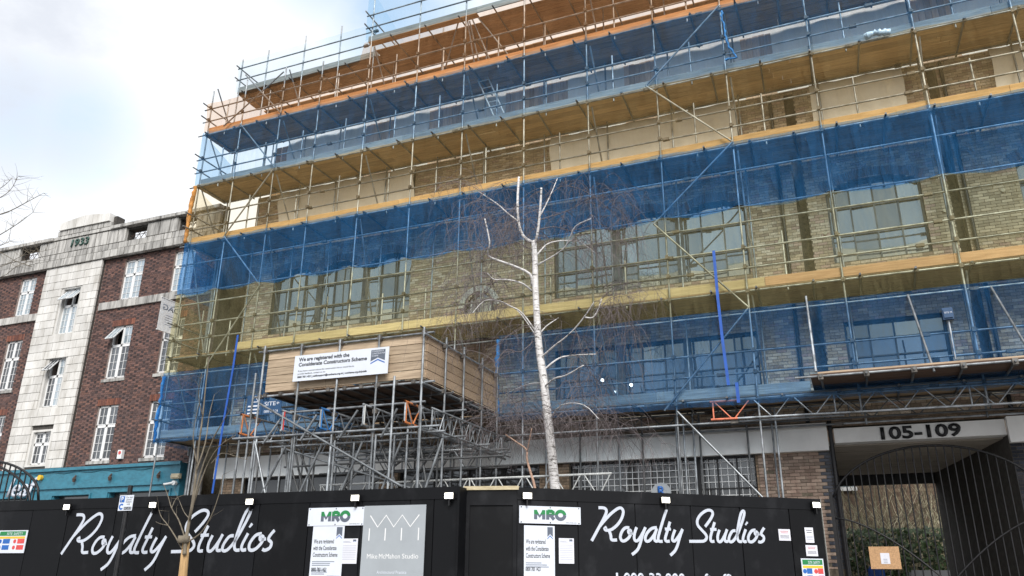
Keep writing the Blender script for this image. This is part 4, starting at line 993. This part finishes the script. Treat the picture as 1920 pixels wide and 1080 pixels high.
# net signs
def netsign(px0, py0, px1, py1, name, label):
    fr = frameY(18.03); u0, v1 = onplane(px0, py0, fr); u1, v0 = onplane(px1, py1, fr); t = thing(name, (u0, 18.03, v0), label, 'sign'); MB().obox(*fr, (u0, v0, 0), (u1, v1, .01)).build('panel', M['bluesign'], t); return t, fr, u0, v0, u1-u0, v1-v0
t, fr, u, v, w_, h_ = netsign(465, 742, 490, 778, 'scaffold_sign', 'tall dark blue sign with a triangle mark on the low left net')
MB().ribbon(fr, [(u+w_*.3, v+h_*.65), (u+w_*.5, v+h_*.92), (u+w_*.72, v+h_*.65), (u+w_*.3, v+h_*.65)], .03, .004, .011).build('triangle_mark', M['signwhite'], t)
mb = MB()
for k in range(3): mb.obox(*fr, (u+w_*.1, v+h_*(.08+.17*k), .011), (u+w_*.85, v+h_*(.15+.17*k), .013))
mb.build('sign_print', M['signwhite'], t)
t, fr, u, v, w_, h_ = netsign(494, 752, 526, 775, 'scaffold_sign', 'wide dark blue SITE sign on the low left net')
text('SITE+', h_*.42, fr, u+w_*.08, v+h_*.62, 'sign_word', M['signwhite'], t, .003, .011, width=w_*.8)
text('0800 859 24', h_*.26, fr, u+w_*.1, v+h_*.12, 'sign_word', M['signwhite'], t, .003, .011, width=w_*.75)
ax = thing('site_alarm', at(1777, 600, 18.4), 'small box alarm unit on a post behind the lower right net', 'alarm unit')
p = at(1777, 589, 18.02); bmx = MB(); bmx.box((p.x-.1, 17.98, p.z-.12), (p.x+.1, 18.06, p.z+.13)); bmx.box((p.x-.08, 17.955, p.z-.09), (p.x+.08, 17.98, p.z+.09)); bmx.build('case', M['bluesign'], ax); pole('post', p+Vector((0, .06, -.1)), p+Vector((0,.06,-.95)), M['steel'], ax)  # white case coloured dark blue for the blue light through the net
text('SITE M', .05, frameY(17.955), p.x-.07, p.z, 'unit_word', M['signwhite'], ax, .002, .002, width=.14)
for px, py in ((1130, 713), (1184, 722)):
    p = at(px, py, 19.3); t = thing('site_lamp', p, 'small lit work lamp glowing behind the low blue net, '+('left one' if px < 1150 else 'right one')+' beside the birch', 'lamp', 'work lamps'); MB().tube([p+Vector((0,-.05,0)), p], .032, 10).build('bulb', M['bulb'], t); pole('stem', p, p+Vector((0,.3,.2)), M['steel_dark'], t, .012)

# ------------------------------------------------------------------ hoarding
HT = 3.14
def hframe(a, b):
    a = Vector((*a, 0)); b = Vector((*b, 0)); u = (b-a); L_ = u.length; u.normalize(); n = u.cross(Z); return (a, u, Z, n), L_
HLf, HLl = hframe((-19.2, 12.347), (-6.30, 12.86)); HDf, HDl = hframe((-6.30, 13.10), (-5.42, 13.31)); HRf, HRl = hframe((-5.42, 13.30), (-.60, 17.02))
ho = thing('hoarding', (-6.3, 12.86, 0), 'black painted site hoarding with white script lettering across the foreground', 'hoarding')
def panels(fr, L_, marks, cap=True, top=2.93):
    o, u, v, n = fr; e_ = [0]+marks+[L_]
    for a, b in zip(e_, e_[1:]):
        MB().obox(o, u, v, n, (a+.010, 0, -.02), (b-.010, top, random.uniform(-.004, .004))).build('panel', M['black'], ho)
    MB().obox(o, u, v, n, (0, 0, -.06), (L_, HT-.05, -.021)).build('backing', M['black'], ho)
    if cap: MB().obox(o, u, v, n, (0, top+.004, -.02), (L_, HT, .014)).build('capping_board', M['black'], ho)
mk = [onplane(x, y, HLf)[0] for x, y in ((62, 960), (130, 955), (220, 950), (308, 950), (397, 945), (488, 945), (582, 940), (680, 935), (770, 932), (815, 925))]
panels(HLf, HLl, [m_ for m_ in mk if .2 < m_ < HLl-.15])
mk = [onplane(x, y, HRf)[0] for x, y in ((1083, 950), (1190, 950), (1294, 950), (1386, 950), (1478, 955))]
panels(HRf, HRl, mk)
o_, u_, v_, n_v = HDf
MB().obox(*HDf, (0, 0, -.05), (HDl, 3.02, -.01)).build('door', M['black'], ho); 
mb = MB()
for a, b, c, d in ((0, .07, 0, 3.02), (HDl-.07, HDl, 0, 3.02), (.07, HDl-.07, 2.84, 3.02)): mb.obox(*HDf, (a, c, -.009), (b, d, .02))
mb.build('door_frame', M['black'], ho)
MB().obox(Vector((-6.30, 12.80, 0)), Vector((0,1,0)), Z, Vector((1,0,0)), (0, 0, -.03), (.34, HT-.01, .012)).build('return_panel', M['black'], ho)
MB().obox(*HDf, (-.05, 3.10, -.08), (HDl+.03, 3.165, .03)).build('timber_head', M['board_pine'], ho)
MB().obox(*HDf, (0, 3.021, -.05), (HDl, 3.099, .0)).build('capping_board', M['black'], ho)
MB().obox(*HRf, (HRl+.002, .2, -.03), (HRl+.014, HT, .016)).build('corner_strip', M['board_grey'], ho)
# script lettering traced as brush strokes
def S(a, off=0): return [(x+off, y) for x, y in a]
K = 1680
STR = [
 [(972,312),(1012,312),(1045,320),(1060,345),(1055,380),(1025,445),(965,555),(895,685)],
 [(985,520),(1040,455),(1100,390),(1160,340),(1205,315),(1238,325),(1250,368),(1228,440),(1180,508),(1115,558),(1062,566),(1040,548),(1064,530)],
 [(1085,562),(1108,615),(1120,672),(1180,674)],
 [(1318,538),(1275,538),(1238,575),(1217,635),(1232,680),(1268,683),(1312,648),(1335,602),(1330,566),(1308,572),(1318,602),(1355,596)],
 [(1400,532),(1380,590),(1372,650),(1388,684),(1420,674),(1465,603),(1500,532)], [(1498,535),(1466,622),(1440,718),(1408,788),(1348,840)],
 [(1628,535),(1572,545),(1522,592),(1497,650),(1510,688),(1550,678),(1600,612),(1626,552)], [(1626,545),(1602,635),(1608,684),(1640,686)],
 [(1737,332),(1702,438),(1664,565),(1642,655),(1655,688),(1692,690)], [(1775,470),(1748,565),(1722,655),(1734,688),(1772,688)], [(1718,552),(1785,552)],
 [(1832,560),(1808,628),(1803,676),(1832,684),(1882,620),(1918,552)], [(1914,558),(1882,655),(1860,735),(1830,798),(1780,848)],
 S([(490,525),(545,450),(576,385),(560,347),(510,342),(442,387),(404,450),(408,508),(450,560),(495,610),(508,650),(480,685),(420,690),(312,690)], K),
 S([(597,475),(572,560),(552,640),(558,688),(595,690)], K), S([(547,556),(618,556)], K),
 S([(652,560),(632,630),(638,686),(670,690),(712,620),(738,555)], K), S([(735,560),(712,640),(717,688),(748,690)], K),
 S([(832,570),(795,578),(762,640),(762,688),(800,690),(850,620),(900,490),(930,385),(922,348),(893,378),(864,510),(852,630),(868,688),(905,692)], K),
 S([(947,555),(917,650),(926,692),(958,690)], K), S([(948,484),(956,491),(962,498)], K),
 S([(1058,562),(1012,575),(977,640),(987,692),(1030,690),(1070,640),(1077,592),(1052,582),(1058,614),(1100,605)], K),
 S([(1155,538),(1128,580),(1122,612),(1150,640),(1146,680),(1112,700),(1088,690)], K)]
def cat(pts, n=4):        # Catmull-Rom smoothing
    if len(pts) < 3: return pts
    P = [pts[0]]+list(pts)+[pts[-1]]; o = []
    for i in range(1, len(P)-2):
        for k in range(n):
            t = k/n; o.append(tuple(.5*((2*P[i][c])+(-P[i-1][c]+P[i+1][c])*t+(2*P[i-1][c]-5*P[i][c]+4*P[i+1][c]-P[i+2][c])*t*t+(-P[i-1][c]+3*P[i][c]-3*P[i+1][c]+P[i+2][c])*t**3) for c in (0, 1)))
    return o+[P[-2]]
RUV = [[onplane(960+x/6, 900+y/6, HRf) for x, y in s] for s in STR]
mb = MB()
for i, s in enumerate(RUV): mb.ribbon(HRf, cat(s), .052 if i != 20 else .075, .003, .004+.0004*(i % 5))
mb.build('lettering', M['lettering'], ho)
r0, r1 = onplane(960+895/6, 900+685/6, HRf), onplane(960+2835/6, 900+538/6, HRf); rt = onplane(960+972/6, 900+312/6, HRf)
l0, l1 = onplane(100+90/6, 900+835/6, HLf), onplane(515, 996.7, HLf); lt = onplane(100+290/6, 900+392/6, HLf)
ku = (l1[0]-l0[0])/(r1[0]-r0[0]); kv = (lt[1]-l0[1])/(rt[1]-r0[1])
mb = MB()
for i, s in enumerate(RUV): mb.ribbon(HLf, cat([(l0[0]+(x-r0[0])*ku, l0[1]+(y-r0[1])*kv) for x, y in s]), .06 if i != 20 else .09, .003, .004+.0004*(i % 5))
mb.build('lettering', M['lettering'], ho)
uu, vv = onplane(1150, 1073, HRf); text('1,000-33,000 sq ft offices', .26, HRf, uu, vv-.19, 'lettering', M['lettering'], ho, .003, .004, bold=.006)
# flood lights
for i, (px, py) in enumerate(((132, 952), (293, 948), (474, 942), (671, 935), (846, 931), (986, 931), (1244, 939), (1525, 948))):
    fr = HLf if i < 5 else HRf; u, v = onplane(px, py, fr); o, uu, vv, nn = fr; w_ = .078 if i < 5 else .076
    lab = ['far left, above the letter R', 'left of the young street tree', 'above the left lettering end', 'above the left MRO board', 'left of the black door', 'above the right MRO board', 'above the right lettering', 'at the right end of the hoarding'][i]
    t = thing('flood_light', o+uu*u+vv*(v-.1), 'small lit LED flood light on the hoarding, '+lab, 'flood light', 'hoarding flood lights')
    MB().obox(o, uu, vv, nn, (u-w_-.015, v-.06, .06), (u+w_+.015, v+.075, .10)).build('housing', M['black_iron'], t)
    MB().obox(o, uu, vv, nn, (u-w_, v-.042, .101), (u+w_, v+.052, .106)).build('led_panel', M['led'], t)
    MB().obox(o, uu, vv, nn, (u-.012, v-.16, .016), (u+.012, v-.05, .09)).build('bracket', M['black_iron'], t)
# boards and posters
def sign(fr, q0, q1, name, label, m, cat_, th=.012, off=.016):
    u0, v1 = onplane(*q0, fr); u1, v0 = onplane(*q1, fr); v0 = max(v0, .3); o, uu, vv, nn = fr
    t = thing(name, o+uu*u0+vv*v0, label, cat_); MB().obox(o+nn*off, uu, vv, nn, (u0, v0, 0), (u1, v1, th)).build('panel', M[m], t)
    return t, (o+nn*(off+th)+uu*u0+vv*v0, uu, vv, nn), u1-u0, v1-v0
def bars(t, f, w_, h_, rows, m='inkgrey'):
    mb = MB()
    for a, b, y, th in rows: mb.obox(*f, (a*w_, y*h_, .001), (b*w_, (y+th)*h_, .002))
    mb.build('small_print', M[m], t)
for k, (fr, a, b, c, d, e1, e2) in enumerate(((HLf, (581, 953), (683, 985), (589, 987), (640, 1085), (643, 1010), (669, 1057)), (HRf, (973, 948), (1088, 984), (982, 985), (1040, 1085), (1047, 1009), (1076, 1057)))):
    side = ('left', 'right')[k]
    t, f, w_, h_ = sign(fr, a, b, 'company_board', f'white MRO board on the {side} stretch of hoarding', 'signwhite', 'sign')
    x0_, y0_, lw2, lh_ = w_*.24, h_*.24, w_*.145, h_*.54; th_ = w_*.052; hb_ = th_/2
    fl = lambda L_: [(x0_+a*lw2, y0_+b*lh_) for a, b in L_]
    ring = [(2.95+.47*math.cos(q)*(1), .5+.42*math.sin(q)) for q in [math.pi*2*k_/24 for k_ in range(25)]]
    strokes = [fl([(.15, 0), (.15, 1)]), fl([(1.05, 0), (1.05, 1)]), fl([(.15, .92), (.6, .30), (1.05, .92)]), fl([(1.5, 0), (1.5, 1)]), fl([(1.5, .90), (1.95, .90), (2.14, .78), (2.14, .60), (1.95, .46), (1.5, .46)]), fl([(1.82, .46), (2.22, .02)]), fl(ring)]
    for half_, mm in ((0, 'slate'), (1, 'green')):
        mb = MB()
        for q_, st2 in enumerate(strokes): mb.ribbon(f, st2, th_ if q_ not in (2,) else th_*.8, .001, .001+.0004*q_)
        me = mb.build('logo', M[mm], t)
        bm = bmesh.new(); bm.from_mesh(me.data); pl = f[0]+f[2]*(h_*.53); bmesh.ops.bisect_plane(bm, geom=bm.verts[:]+bm.edges[:]+bm.faces[:], plane_co=pl, plane_no=f[2], clear_outer=(half_ == 0), clear_inner=(half_ == 1)); bm.to_mesh(me.data); bm.free()
    text('www.mrobc.com', h_*.11, f, w_*.75, h_*.06, 'small_print', M['ink'], t, 0, .002, width=w_*.18)
    mb = MB()
    for x in (.03, .5, .97):
        for y in (.07, .93): mb.tube([f[0]+f[1]*(x*w_)+f[2]*(y*h_), f[0]+f[1]*(x*w_)+f[2]*(y*h_)+f[3]*.006], .011, 8)
    mb.build('screws', M['ink'], t)
    t, f, w_, h_ = sign(fr, c, d, 'scheme_poster', f'tall pale scheme poster under the {side} MRO board', 'signwhite', 'poster', .006)
    top_ = h_
    for j, tx in enumerate(('We are registered', 'with the Considerate', 'Constructors Scheme')): text(tx, .105, f, w_*.06, top_-.30-j*.115, 'headline', M['ink'], t, 0, .001, bold=.002, width=w_*(.64, .74, .78)[j])
    mb = MB()
    y = top_-.62
    while y > .1:
        for j in range(3):
            L_ = random.uniform(.5, .85) if y > top_-.75 else random.uniform(.32, .5); mb.obox(*f, (w_*.06, y, .001), (w_*(.06+L_), y+.016, .002)); y -= .032
        y -= .05
    mb.build('small_print', M['inkgrey'], t)
    MB().ribbon(f, [(w_*.56, top_-.85), (w_*.95, top_-.85), (w_*.95, top_-1.4), (w_*.56, top_-1.4)], .006, .001, .001).build('print_box', M['inkgrey'], t)
    text('0800 783 1423', .09, f, w_*.05, max(.12, top_-1.16), 'phone_number', M['ink'], t, 0, .0025, bold=.002, width=w_*.48)
    pennant((f[0]-f[3]*.016, f[1], f[2], f[3]), w_*.76, top_-.26, w_*.18, .24, t)
    t, f, w_, h_ = sign(fr, e1, e2, 'notice_sheet', f'small laminated notice sheet right of the {side} scheme poster', 'paper', 'notice', .004)
    pennant((f[0]-f[3]*.016, f[1], f[2], f[3]), w_*.7, h_*.84, w_*.2, h_*.12, t)
    bars(t, f, w_, h_, [(.08, .5, .88, .012), (.08, .6, .84, .012)]+[(.08, .92, .72-j*.07, .009) for j in range(9)])
t, f, w_, h_ = sign(HLf, (685, 949), (794, 1092), 'architect_board', 'large grey architect board with a white zigzag logo', 'signgrey', 'sign')
top_ = h_; mb = MB()
lw_ = lambda x, y: (w_*x, top_-y)
mb.ribbon(f, [lw_(.11, .17), lw_(.24, .37), lw_(.37, .17), lw_(.50, .37), lw_(.63, .17), lw_(.765, .37), lw_(.90, .17)], .02, .002, .001)
for x in (.11, .37, .63, .90): mb.ribbon(f, [lw_(x, .39), lw_(x, .60)], .02, .002, .001)
mb.build('logo', M['white'], t)
for tx, a_, b_ in (('Mike', .09, .17), ('McMahon', .285, .335), ('Studio', .655, .255)): text(tx, .115, f, w_*a_, top_-.90, 'name_word', M['white'], t, 0, .002, width=w_*b_)
text('Architectural Practice', .075, f, w_*.27, top_-1.15, 'small_print', M['signwhite'], t, 0, .002, width=w_*.47)
text('Architecture | Interiors | Landscapes', .075, f, w_*.08, top_-1.29, 'small_print', M['signwhite'], t, 0, .002, width=w_*.82)
text('www.mikemcmahonstudio.com', .08, f, w_*.08, top_-1.43, 'small_print', M['signwhite'], t, 0, .002, width=w_*.82)
for fr, a, b, lab in ((HLf, (1, 995), (46, 1037), 'colourful site safety board at the far left of the hoarding'), (HRf, (1500, 1047), (1547, 1095), 'colourful site safety board at the right hoarding end')):
    t, f, w_, h_ = sign(fr, a, b, 'safety_board', lab, 'signwhite', 'sign')
    H_ = min(h_, .8); y1 = h_
    MB().obox(*f, (w_*.05, y1-.11, .001), (w_*.95, y1-.02, .002)).build('green_band', M['green'], t); text('SITE', .075, f, w_*.3, y1-.095, 'band_word', M['signwhite'], t, 0, .003, width=w_*.19); text('SAFETY', .075, f, w_*.53, y1-.095, 'band_word', M['signwhite'], t, 0, .003, width=w_*.32)
    MB().obox(*f, (w_*.05, y1-.17, .001), (w_*.95, y1-.125, .002)).build('yellow_band', M['yellow'], t)
    for cx_, mm in ((.05, 'bluep'), (.55, 'redp')):
        for j in range(4):
            yy = y1-.27-j*.125
            if yy < .02: break
            if j == 3 and mm == 'redp': mm = 'yellow'
            MB().obox(*f, (w_*(cx_+.16), yy, .001), (w_*(cx_+.40), yy+.095, .002)).build('caption_block', M[mm], t)
            MB().tube([f[0]+f[1]*(w_*(cx_+.07))+f[2]*(yy+.045), f[0]+f[1]*(w_*(cx_+.07))+f[2]*(yy+.045)+f[3]*.002], .042, 12).build('symbol', M[mm], t)
for a, b, lab, red in (((1458, 992), (1482, 1014), 'small square laminated notice right of the right lettering', 1), ((1507, 989), (1526, 1018), 'upper narrow notice near the right hoarding end', 0), ((1509, 1022), (1533, 1043), 'lower square notice just above the right safety board', 1)):
    t, f, w_, h_ = sign(HRf, a, b, 'notice_sheet', lab, 'paper', 'notice', .004)
    bars(t, f, w_, h_, [(.12, .88, .42-j*.1, .03) for j in range(3)], 'ink' if red else 'inkgrey')
    bars(t, f, w_, h_, [(.15, .85, .8, .04), (.2, .8, .66, .04)], 'inkred' if red else 'ink')
# round R sign in the shop window zone
rs = thing('round_sign', at(1240, 925, 18.9), 'round pale sign with a blue letter, peeping above the hoarding', 'sign')
p = at(1240, 924, 19.3); MB().tube([p, p+Vector((0,.02,0))], .235, 28).build('disc', M['signgrey'], rs)
text('R', .3, (p+Vector((0,-.022,0)), Vector((1,0,0)), Z, Vector((0,-1,0))), -.09, -.06, 'letter', M['bluep'], rs, .004, .0, bold=.01)
pole('stay', p+Vector((0,.03,0)), p+Vector((0,.03,-3)), M['black_iron'], rs, .02)
# side railing arch at far left, behind the hoarding
ra = thing('arched_railing', at(10, 935, 14), 'black arched railing rising behind the hoarding at far left', 'railing')
RY = 13.6; A0, A1 = at(-60, 862, RY), at(72, 938, RY); RW = A1.x-A0.x
def rz_(x): t = (x-A0.x)/RW; return A1.z+(A0.z-A1.z)*math.sqrt(max(0, 1-t*t))
MB().tube([(A0.x+RW*i/30, RY, rz_(A0.x+RW*i/30)) for i in range(31)], .03, 8).build('top_arch', M['black_iron'], ra, True)
MB().tube([(A0.x+RW*.92*i/30, RY, rz_(A0.x+RW*i/30)-.18*i/30-.02) for i in range(31)], .03, 8).build('inner_arch', M['black_iron'], ra, True)
for i in range(14): x = A0.x+RW*i/14; pole('bar', (x, RY, 0), (x, RY, rz_(x)), M['black_iron'], ra, .018)

# parking sign on a post
ps = thing('parking_sign', at(238, 1080, 11.6), 'blue and white car club parking sign on a black post', 'sign')
PYs = 11.6; fr = frameY(PYs); t0 = at(246, 910, PYs+.05); pb_ = at(218, 1080, PYs+.05)
pole('post', (t0.x-.02, PYs+.06, 0), (t0.x-.02, PYs+.06, t0.z), M['black_iron'], ps, .045)
uv = [Vector(onplane(*q, fr)) for q in ((221, 958), (247, 957), (252, 928), (226, 929))]
u0 = (uv[0].x+uv[3].x)/2; u1 = (uv[1].x+uv[2].x)/2; v0 = (uv[0].y+uv[1].y)/2; v1 = (uv[2].y+uv[3].y)/2
MB().obox(*fr, (u0, v0, 0), (u1, v1, .006)).build('plate', M['signwhite'], ps); w_, h_ = u1-u0, v1-v0
MB().obox(*fr, (u0+w_*.06, v0+h_*.54, .007), (u0+w_*.38, v0+h_*.94, .009)).build('blue_square', M['bluep'], ps); text('P', h_*.42, fr, u0+w_*.12, v0+h_*.60, 'symbol', M['signwhite'], ps, .001, .010, bold=.004)
for k, tx in enumerate(('Car club', 'permit', 'holders', 'only')): text(tx, h_*.17, fr, u0+w_*.70, v0+h_*(.80-k*.145), 'wording', M['ink'], ps, .001, .007, align='CENTER')
MB().obox(*fr, (u0+w_*.42, v0+h_*.06, .007), (u0+w_*.95, v0+h_*.24, .008)).build('code_strip', M['ink'], ps); text('KC-013', h_*.15, fr, u0+w_*.46, v0+h_*.10, 'wording', M['signwhite'], ps, .001, .009, width=w_*.45)
MB().ribbon(fr, [(u0+w_*.22+w_*.13*math.cos(R(a)), v0+h_*.26+h_*.15*math.sin(R(a))) for a in range(40, 330, 20)], .03, .001, .007).build('arrow_mark', M['bluep'], ps)

# ------------------------------------------------------------------ trees
def limb(name, pts, w0, w1, Y0, dY, m, parent, pxm):
    P = cat(pts, 3); n = len(P); pl = []; rr = []
    for i, (x, y) in enumerate(P):
        t = i/(n-1); pl.append(at(x, y, Y0+dY*t)); rr.append((w0+(w1-w0)*t)*.86/2/pxm)
    MB().tube(pl, rr, 8).build(name, m, parent, True); return pl
BYt = 16.0; pxm = 79.
bt = thing('birch_tree', (at(1042, 915, BYt).x, BYt, 0), 'bare silver birch with pollarded limbs standing behind the hoarding', 'tree')
b0 = at(1046, 930, BYt)
tp = [(1049, 960), (1040.5, 913), (1033, 835), (1026, 775), (1019, 710), (1011, 655), (1007, 598), (1004, 542), (1003, 487), (1001, 452)]
P = [Vector((b0.x+.05, BYt, 0))]+[at(x, y, BYt) for x, y in cat(tp, 3)]; n = len(P)
MB().tube(P, [.125]+[(17.5-8.0*i/(n-1))/2/pxm for i in range(1, n)], 14).build('trunk', M['birch'], bt, True)
BR = [([(1001,456),(990,450),(979,439),(972,414),(970.5,376),(973,332)], 7.5, 5.2, .3), ([(1002,458),(1007,442),(1011,412),(1013.6,381),(1015,352)], 6.5, 4.5, -.3),
 ([(997,536),(994,514),(962,498),(945,492),(917,481),(915,470),(918,453),(909,410)], 6, 2.6, -.9), ([(996,545),(990,539),(976,530),(948,524),(926,524),(914,512)], 4.2, 1.8, -1.2),
 ([(1005,622),(979,587),(957,574),(934,564),(908,564),(886,587)], 3.4, 1.2, -1.4), ([(1007,478),(1023,460),(1040,453),(1065,451),(1090,455),(1118,476)], 3.8, 1.2, .9),
 ([(1007,497),(1034,482),(1057,466),(1068,448),(1079,424),(1108,410)], 3.4, 1.5, -.9), ([(972,415),(951,399),(932,382),(897,359)], 3.6, 1.6, .7), ([(1013,404),(1029,373),(1045,335)], 3.6, 1.6, .4),
 ([(1012,412),(1034,405),(1062,396),(1104,374)], 2, 1, 1.0), ([(1013,672),(1039,649),(1067,627),(1092,599),(1114,566)], 4.2, 1.5, -1.0), ([(1019,694),(1044,674),(1067,667),(1117,664)], 4, 2, .7),
 ([(1020,726),(1039,710),(1061,704),(1094,685)], 4.2, 2.4, -1.1), ([(1010,628),(1025,611),(1047,596)], 3.4, 2.2, .4), ([(1097,595),(1112,595),(1122,579),(1128,560)], 3, 2, -.9),
 ([(1009,637),(994,613),(969,581),(936,563)], 3.2, 1.2, .9), ([(1031,786),(1054,759),(1094,759),(1122,785)], 3, 1.2, -1.2), ([(1016,718),(992,720),(961,732),(942,743)], 2.2, 1, 1.0),
 ([(1000,470),(985,462),(960,452),(930,458),(905,470)], 2, 1, -.8), ([(1012,430),(1040,425),(1070,432),(1110,422)], 2, 1, .8), ([(1000,640),(975,660),(950,655),(930,680)], 2, .9, -.9), ([(1014,390),(1050,350),(1100,360),(1150,400)], 1.8, .9, .4)]
allp = []
for pts, w0, w1, dY in BR:
    Y0 = BYt if pts[0][0] < 1090 else BYt-.85
    pl = limb('branch', pts, w0, w1, Y0, dY if pts[0][0] < 1090 else -.1, M['birch'] if w0 > 2.1 else M['twig'], bt, pxm); allp += pl[max(2, len(pl)//3):]
# weeping twigs: arching secondaries, each with hanging strands
tw = MB()
def strand(p, d, L_, r0, droop, seg=7):
    pts = [p]; st = L_/seg
    for k in range(seg):
        d = (d+Vector((random.gauss(0,.10), random.gauss(0,.10), -droop+random.gauss(0,.06)))).normalized(); p = p+d*st; pts.append(p)
    tw.tube(pts, [r0*(1-.65*k/seg) for k in range(seg+1)], 3, cap=False); return pts
extra = [at(x, y, BYt+random.uniform(-1, 1)) for x, y in ((860, 480), (890, 420), (900, 520), (1140, 430), (1170, 480), (1130, 540), (1160, 600), (960, 770), (930, 790), (1070, 770), (1110, 780), (1000, 770), (900, 620), (880, 560))]
for _ in range(205):
    p = random.choice(allp+extra[:7]); side = 1 if p.x > P[3].x else -1
    s = strand(p, Vector((side*random.uniform(.2, 1.1), random.gauss(0,.6), random.uniform(-.1, .9))).normalized(), random.uniform(.6, 1.7), .0062, .22)
    for q in s[2:]:
        for _k in range(random.choice((1, 1, 2, 2, 3))): strand(q, Vector((random.gauss(0,.45), random.gauss(0,.45), random.uniform(-.5, .2))).normalized(), random.uniform(.35, 1.25), .0036, .40, 6)
for _ in range(480):
    q = random.choice(extra[7:12])+Vector((random.gauss(0,.45), random.gauss(0,.5), random.gauss(0,.25)))
    strand(q, Vector((random.gauss(0,.6), random.gauss(0,.6), .1)).normalized(), random.uniform(.5, 1.5), .0036, .35, 6)
tw.build('twigs', M['twig'], bt, kind='stuff')
st_ = thing('bare_sapling', at(1002, 915, 15.2), 'pink barked pruned sapling left of the birch', 'sapling')
limb('trunk', [(1006, 940), (1002, 910), (993, 880), (988, 860), (987, 843), (970, 830), (948, 815)], 6, 2.6, 15.2, 0, M['pinkbark'], st_, 83); limb('branch', [(988, 848), (992, 828), (997, 803)], 3, 1.6, 15.2, -.2, M['pinkbark'], st_, 83)
# young street tree
yt = thing('young_street_tree', at(343, 1080, 11.3), 'young bare street tree tied to a pale stake in front of the hoarding', 'tree')
YT = 11.3; px2 = 95.
sp = at(343, 1078, YT+.08); s2 = at(350, 1005, YT+.08)
MB().tube([(sp.x-.25, YT+.1, 0), sp, s2], [.085, .075, .062], 10).build('stake', M['stake'], yt, True)
MB().tube([s2+Vector((0,-.06,-.12)), s2+Vector((0,-.06,.0))], .10, 10).build('tie', M['bark'], yt, True)
limb('trunk', [(346, 1040), (347, 1024), (352, 992), (361, 943), (368, 883), (372, 841), (380, 781), (386, 721), (392, 668)], 8, 1.6, YT, .1, M['bark'], yt, px2)
yp = []
for pts, w0 in (([(356,975),(375,890),(400,823),(417,792),(430,770)], 4), ([(363,946),(385,880),(410,838),(442,816)], 3.4), ([(350,1017),(376,1000),(395,970),(410,929),(418,890)], 3.4), ([(341,1028),(328,1005),(315,985),(303,970),(298,957)], 3), ([(346,1006),(335,975),(322,953),(315,930),(308,911)], 3), ([(355,972),(345,960),(336,938)], 2), ([(368,883),(385,830),(392,780),(402,740)], 3.4), ([(369,870),(362,820),(372,760)], 2.4), ([(396,869),(415,850),(440,855),(462,862)], 1.6), ([(315,985),(300,982),(292,978)], 1.4), ([(322,953),(330,935),(345,928)], 1.4), ([(380,781),(372,740),(378,700)], 1.8)):
    yp += limb('branch', pts, w0, 1.0, YT, random.uniform(-.7, .7), M['bark'], yt, px2)[4:]
twigmesh(yp, 36, (.1, .32), .0036, -.05, .6, 4, .6).build('twigs', M['bark'], yt, kind='stuff')
# crown edge of a tree off to the left
lt_ = thing('street_tree', (-15.5, 9.5, 0), 'bare twigs of a street tree entering at the left edge', 'tree')
lp = []
lb_ = at(-160, 560, 9.5); MB().tube([(lb_.x-3.2, 9.5, 0), (lb_.x-3.1, 9.5, 2.2), (lb_.x-1.6, 9.5, lb_.z-1.2), lb_], [.14, .12, .08, .03], 10).build('trunk', M['bark'], lt_, True)
for pts, w0 in (([(-160,560),(-90,470),(-20,412),(20,395),(52,378),(82,362)], 5), ([(-160,560),(-60,480),(-20,452),(25,425),(62,398)], 4.5), ([(-160,560),(-110,430),(-30,372),(5,350),(22,335)], 4), ([(-160,560),(-70,400),(-15,378),(18,358),(34,330)], 3.6), ([(-160,560),(-60,490),(-20,470),(10,456),(18,452)], 3), ([(-60,480),(-10,470),(30,490),(60,500)], 2.4), ([(-60,490),(0,500),(40,480),(85,470)], 2), ([(-60,520),(0,520),(30,500),(55,490)], 2)):
    lp += limb('branch', pts, w0, .9, 9.5, random.uniform(-.3, .4), M['bark'], lt_, 115)[6:]
twigmesh(lp, 130, (.12, .5), .004, -.02, .6, 4, .3).build('twigs', M['bark'], lt_, kind='stuff')
